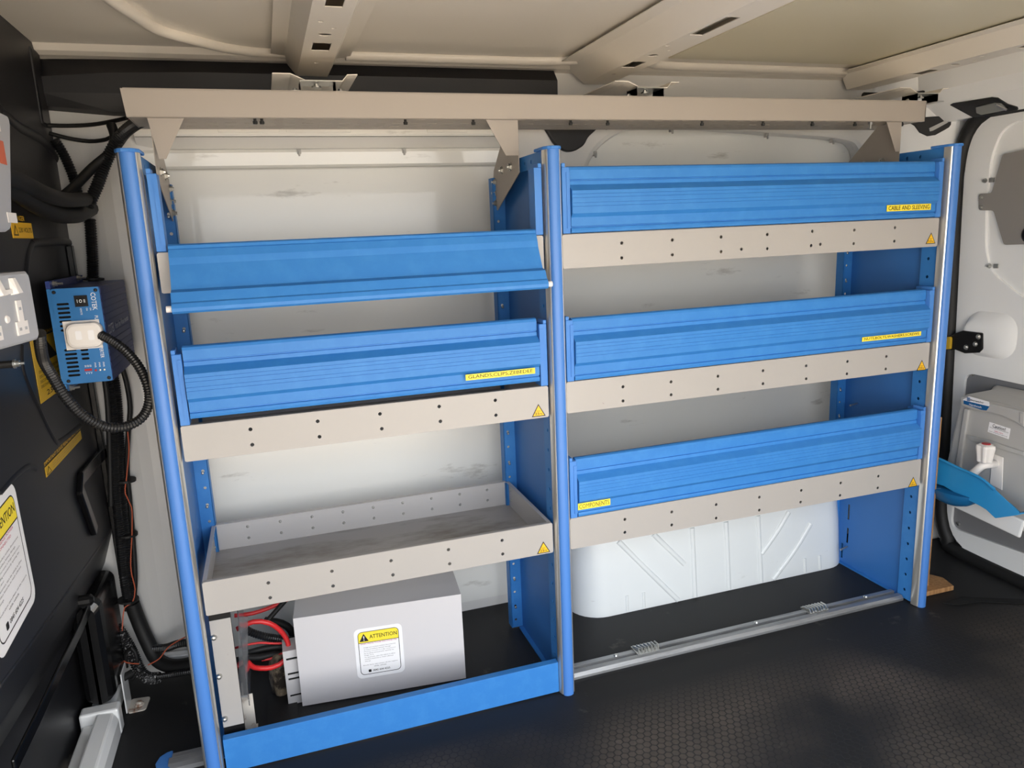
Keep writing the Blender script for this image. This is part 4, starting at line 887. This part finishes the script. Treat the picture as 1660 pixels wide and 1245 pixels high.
# hinge
hg = thing('door_hinge', 'black steel door hinge with a yellow tip on the rear door', 'hinge', (2.32, .2, .66))
def hxy(px, py, x=2.312): p = at(px, py, 'x', x); return p
MB().prism([hxy(*q) for q in ((1545, 541), (1560, 536), (1592, 540), (1592, 566), (1586, 572), (1563, 573), (1545, 566))], (.012, 0, 0)).build('hinge_leaf', 'dark_steel', hg, bev=.003)
MB().prism([hxy(*q) for q in ((1538, 545), (1548, 541), (1548, 567), (1538, 568))], (.02, 0, 0)).build('hinge_arm', 'dark_steel', hg, bev=.004)
MB().prism([hxy(*q, 2.305) for q in ((1526, 547), (1540, 546), (1541, 550), (1540, 566), (1526, 567))], (.02, 0, 0)).build('yellow_tip', 'gold', hg, bev=.003)
for px, py in ((1586, 546), (1581, 558), (1566, 563)):
    MB().lathe([(.0001, .005), (.004, .005), (.007, .002), (.008, 0)], hxy(px, py), (-1, 0, 0), 8).build('bolt', 'steel', hg)
# grey plate over the door window
gpz = thing('window_guard_plate', 'dark grey security plate screwed over the rear door window blank', 'plate', (2.33, .05, .95))
gpl = rounded([yz(1627, 250), yz(1660, 243), (-.40, yz(1660, 243)[1] + .03), (-.40, .93), yz(1660, 396), yz(1629, 397), yz(1612, 341), yz(1588, 341), yz(1588, 314), yz(1609, 313)], .008, 3)
flat([tuple(p) for p in gpl], lambda u, v, d: Vector((XD - .002 - d, u, v)), 0, .002, 'plate', 'plate_grey', gpz)
for px, py in ((1591, 320), (1591, 336)):
    MB().lathe([(.0001, .005), (.003, .005), (.005, .002), (.006, 0)], at(px, py, 'x', XD - .004), (-1, 0, 0), 8).build('screw', 'steel', gpz)
MB().loft([[at(1660, 380, 'x', XD - .0042) + Vector((0, .014 * math.cos(a) - .006, .02 * math.sin(a))) for a in [2 * math.pi * k / 16 for k in range(16)]], [at(1660, 380, 'x', XD - .012) + Vector((0, .011 * math.cos(a) - .006, .017 * math.sin(a))) for a in [2 * math.pi * k / 16 for k in range(16)]]]).build('latch_ring', 'dark_steel', gpz)
# lamps on the header
def hd(px, py, x): return at(px, py, 'x', x)
lm = thing('load_lamp', 'black framed oblong lamp let into the white rear header', 'lamp', (2.31, .2, 1.31))
def hp_(px, py, off=0):
    """point on the sloped header face"""
    d = _RM @ Vector(((px - 830) / FOC, -(py - 622.5) / FOC, -1.0)); a, b = Vector((2.275, 0, 1.345)), Vector((2.315, 0, 1.298)); n = Vector((b.z - a.z, 0, -(b.x - a.x))).normalized()
    n = n if n.x < 0 else -n
    q = CAM_LOC + d * ((a + n * off - CAM_LOC).dot(n) / d.dot(n)); return q
nh = Vector((-.047, 0, -.040)).normalized()
fp_ = [hp_(*q) for q in ((1541, 169), (1545, 167), (1608, 157), (1618, 158), (1634, 168), (1650, 173), (1651, 177), (1586, 189), (1578, 189))]
MB().loft([[p - nh * .012 for p in fp_], [p + nh * .004 for p in fp_]]).build('bezel', 'black_gloss', lm, bev=.001)
lp_ = [hp_(*q, .0035) for q in ((1583, 173), (1612, 166), (1624, 167), (1634, 177), (1592, 185), (1584, 182))]
MB().loft([[p for p in lp_], [p + nh * .004 for p in lp_]]).build('lens', 'lens', lm, bev=.001)
MB().tube([hp_(1615, 170, .008), hp_(1632, 178, .008)], .003, 8).build('bulb', 'steel', lm)
ah = thing('pillar_vent', 'black rimmed opening with a pale flap on the rear pillar below the tray end', 'vent', (2.2, .38, 1.28))
def pv(px, py, off=0):
    d = _RM @ Vector(((px - 830) / FOC, -(py - 622.5) / FOC, -1.0)); a, b = Vector((2.20, .40, 0)), Vector((2.30, .335, 0)); n = Vector((b.y - a.y, -(b.x - a.x), 0)).normalized()
    n = n if n.y < 0 else -n
    return CAM_LOC + d * ((a + n * off - CAM_LOC).dot(n) / d.dot(n))
nv = Vector((-.065, -.10, 0)).normalized()
ov = [pv(*q) for q in ((1470, 197), (1500, 190), (1530, 188), (1544, 192), (1547, 197), (1538, 207), (1516, 219), (1503, 221), (1490, 215), (1482, 204))]
MB().loft([[p - nv * .006 for p in ov], [p + nv * .005 for p in ov]]).build('rim', 'black_rubber', ah, bev=.002)
ol = [pv(*q, .005) for q in ((1506, 208), (1531, 196), (1537, 194), (1536, 199), (1512, 212), (1507, 213))]
MB().loft([ol, [p + nv * .003 for p in ol]]).build('pale_flap', 'hw_grey', ah)
for px, py in ((1574, 139), (1600, 136)):
    p = at(px, py, 'x', 2.288); MB().lathe([(.0001, .003), (.004, .003), (.0055, -.01)], p, (-1, 0, -.6), 8).build('header_hole', 'hole', wr)
tag(cable('black_cable', [at(1400, 155, 'y', .36), at(1460, 155, 'y', .36), at(1495, 152, 'y', .35), at(1515, 143, 'y', .34), at(1520, 132, 'y', .33), at(1540, 126, 'y', .30), at(1575, 120, 'y', .27)], .009, 'black_rubber'), 'thick black cable curving from the tray up to the rear header', 'cable')
tag(MB().lathe([(.0001, 0), (.008, .002), (.009, .02), (.006, .024), (.0001, .025)], at(1548, 126, 'y', .29), (.6, -.8, .1), 8).build('cable_clip', 'white_plastic'), 'white cable clip on the rear header', 'clip')

# ---- handwash unit on the rear door
hw = thing('handwash_unit', 'grey moulded handwash tank unit mounted low on the rear door', 'washbasin', (2.26, 0, .2))
XF = 2.20
fl_ = [at(*q, 'x', XF) for q in ((1558, 642), (1526, 790), (1528, 800))]
FA = [(fl_[0].y - .012, fl_[0].z + .002), (fl_[0].y, fl_[0].z - .012), (fl_[1].y, fl_[1].z), (fl_[1].y - .005, fl_[1].z - .02), (-.34, .20), (-.30, .53)]
FB = [(.078, .553), (.092, .535), (.155, .23), (.15, .20), (-.36, .18), (-.32, .552)]
FC = [(.104, .558), (.115, .54), (.165, .22), (.16, .19), (-.36, .17), (-.32, .556)]
MB().loft([[Vector((XF, y, z)) for y, z in FA], [Vector((XF + .012, y + (.006 if i in (0, 1, 2, 3) else 0), z + (.004 if i in (0, 5) else 0))) for i, (y, z) in enumerate(FA)], [Vector((2.29, y, z)) for y, z in FB], [Vector((XD - .001, y, z)) for y, z in FC]]).build('tank_body', 'hw_grey', hw, bev=.006)
def hq(px, py, x): p = at(px, py, 'x', x); return Vector((x, p.y, p.z))
MB().prism([hq(*q, XF - .010) for q in ((1560, 642), (1600, 653), (1660, 668), (1660, 694), (1645, 684), (1625, 675), (1605, 669), (1575, 664), (1558, 658), (1556, 648))], (.012, 0, 0)).build('upper_band', 'hw_grey', hw, bev=.003)
MB().prism([hq(*q, XF - .006) for q in ((1566, 705), (1600, 713), (1660, 733), (1660, 740), (1600, 722), (1572, 714))], (.008, 0, 0)).build('moulded_ledge', 'hw_grey', hw, bev=.002)
MB().prism([hq(*q, XF - .008) for q in ((1562, 662), (1570, 664), (1552, 790), (1543, 786))], (.009, 0, 0)).build('moulded_rib', 'hw_grey', hw, bev=.003)
MB().prism([hq(*q, XF - .008) for q in ((1535, 640 + 148), (1660, 845), (1652, 873), (1530, 815))], (.009, 0, 0)).build('front_apron', 'body', hw, bev=.006)
sk = MB().prism([hq(*q, XF - .0112) for q in ((1561, 647.5), (1571, 642.5), (1603, 651.5), (1604, 656.5), (1599, 665.5), (1591, 664.5), (1562, 654.5))], (.0006, 0, 0)).build('maker_sticker', 'label_white', hw)
MB().prism([hq(*q, XF - .0118) for q in ((1562, 649), (1604, 659), (1599, 665.5), (1591, 664.5), (1562, 654.5))], (.0006, 0, 0)).build('blue_field', 'inv_blue', sk)
f1 = hq(1573, 650, XF - .0121); f2 = hq(1595, 655, XF - .0121)
ft_ = frame(f1, (f2 - f1), Vector((0, 0, 1)), (-1, 0, 0)); lw = (f2 - f1).length
text('Eberspächer', ft_, 0, 0, lw, .0055, 0, 'lettering', 'ink', sk)
f1 = hq(1571, 657, XF - .0126); f2 = hq(1591, 662, XF - .0126); text('Handwash', frame(f1, (f2 - f1), (0, 0, 1), (-1, 0, 0)), 0, 0, (f2 - f1).length, .006, 0, 'lettering', 'white_ink', sk)
for k in range(3): MB().prism([hq(*q, XF - .0121) for q in ((1568, 644.2 + 2 * k), (1573, 645.2 + 2 * k), (1572, 646.5 + 2 * k), (1567, 645.5 + 2 * k))], (.0003, 0, 0)).build('logo_stripe', 'inv_blue', sk)
cs = MB().prism([hq(*q, XF - .0006) for q in ((1604, 684), (1638, 695), (1635, 712), (1601, 700))], (.0005, 0, 0)).build('caution_label', 'label_white', hw)
a0 = hq(1609, 692.5, XF - .0008); a1 = hq(1630, 699, XF - .0008); text('Caution!', frame(a0, a1 - a0, (0, 0, 1), (-1, 0, 0)), 0, 0, (a1 - a0).length, .009, 0, 'lettering', 'ink', cs)
for (x0, y0, x1, y1, tx, m_) in ((1604, 693.5, 1635, 703, 'Water may be extremely hot', 'grey_ink'), (1612, 699.5, 1626, 704, 'take care', 'red_ink'), (1603, 699.5, 1633, 709.5, 'Check temperature before use', 'grey_ink')):
    a0 = hq(x0, y0, XF - .0008); a1 = hq(x1, y1, XF - .0008); text(tx, frame(a0, a1 - a0, (0, 0, 1), (-1, 0, 0)), 0, 0, (a1 - a0).length, .0035, 0, 'lettering', m_, cs)
MB().prism([hq(*q, XF - .012) for q in ((1652, 668), (1660, 670), (1660, 690), (1652, 686))], (.006, 0, 0)).build('end_block', 'hw_grey', hw, bev=.002)
# tap
tp = MB().prism([hq(*q, XF - .003) for q in ((1608, 735), (1626, 742), (1624, 795), (1604, 785))], (.003, 0, 0)).build('tap_plate', 'white_plastic', hw, bev=.002)
kb = hq(1597, 738, 2.15)
tap = MB()
tap.loft([[kb + Vector((r * math.cos(a) * (1 + .12 * math.cos(5 * a)), r * math.sin(a) * (1 + .12 * math.cos(5 * a)), h)) for a in [2 * math.pi * k / 30 for k in range(30)]] for r, h in ((.012, -.020), (.0165, -.016), (.018, .0), (.021, .022), (.020, .028), (.012, .031))])
tap.build('tap_handle', 'white_plastic', tp, smooth=False)
MB().lathe([(.0001, .0335), (.010, .0328), (.0115, .030)], kb, (0, 0, 1), 20).build('red_cap', 'red_plastic', tp)
sp = hq(1613, 752, XF - .004)
MB().tube(smooth_path([sp, kb + Vector((.012, -.004, -.026)), kb + Vector((-.002, .004, -.030)), kb + Vector((-.012, .018, -.052)), kb + Vector((-.014, .022, -.062))], .006), .0105, 12, rad=None).build('tap_spout', 'white_plastic', tp, smooth=True)
# blue fold-down basin
bs = thing('folding_basin', 'bright blue plastic drop-down basin under the white tap', 'basin', (2.12, .05, .22))
XB0, XB1 = 2.10, 2.187
rim = [(1505, 738), (1521, 743), (1555, 759), (1588, 774), (1612, 793), (1632, 812), (1652, 831)]
low = [(1648, 835), (1613, 840), (1598, 826), (1588, 820), (1560, 806), (1530, 788), (1505, 780)]
MB().prism([hq(*q, XB0) for q in rim + low], (.003, 0, 0)).build('front_wall', 'basin', bs, bev=.001)
lo3 = [hq(*q, XB0) for q in low]
MB().loft([[p + Vector((.002, 0, -.0005)), p + Vector((XB1 - XB0, 0, -.0005)), p + Vector((XB1 - XB0, 0, .003)), p + Vector((.002, 0, .003))] for p in lo3]).build('basin_floor', 'basin', bs)
rm = [hq(*q, XB0 - .004) for q in rim[:5]]
MB().tube(smooth_path(rm, .01), .0038, 8).build('rolled_rim', 'basin', bs, smooth=True)
bw = hq(1545, 792, XB0 + .02)
MB().loft([[bw + Vector((.0 + .05 * math.cos(t) * r, .075 * math.sin(t) * r, -.045 * math.cos(h) - .0 - (.35 * (.075 * math.sin(t) * r) * -1) * 0)) for t in [2 * math.pi * k / 18 for k in range(18)]] for r, h in ((.05, 0), (.35, .36), (.65, .71), (.85, 1.02), (.98, 1.4), (1.0, 1.57))]).build('bowl', 'basin_dark', bs, smooth=True)
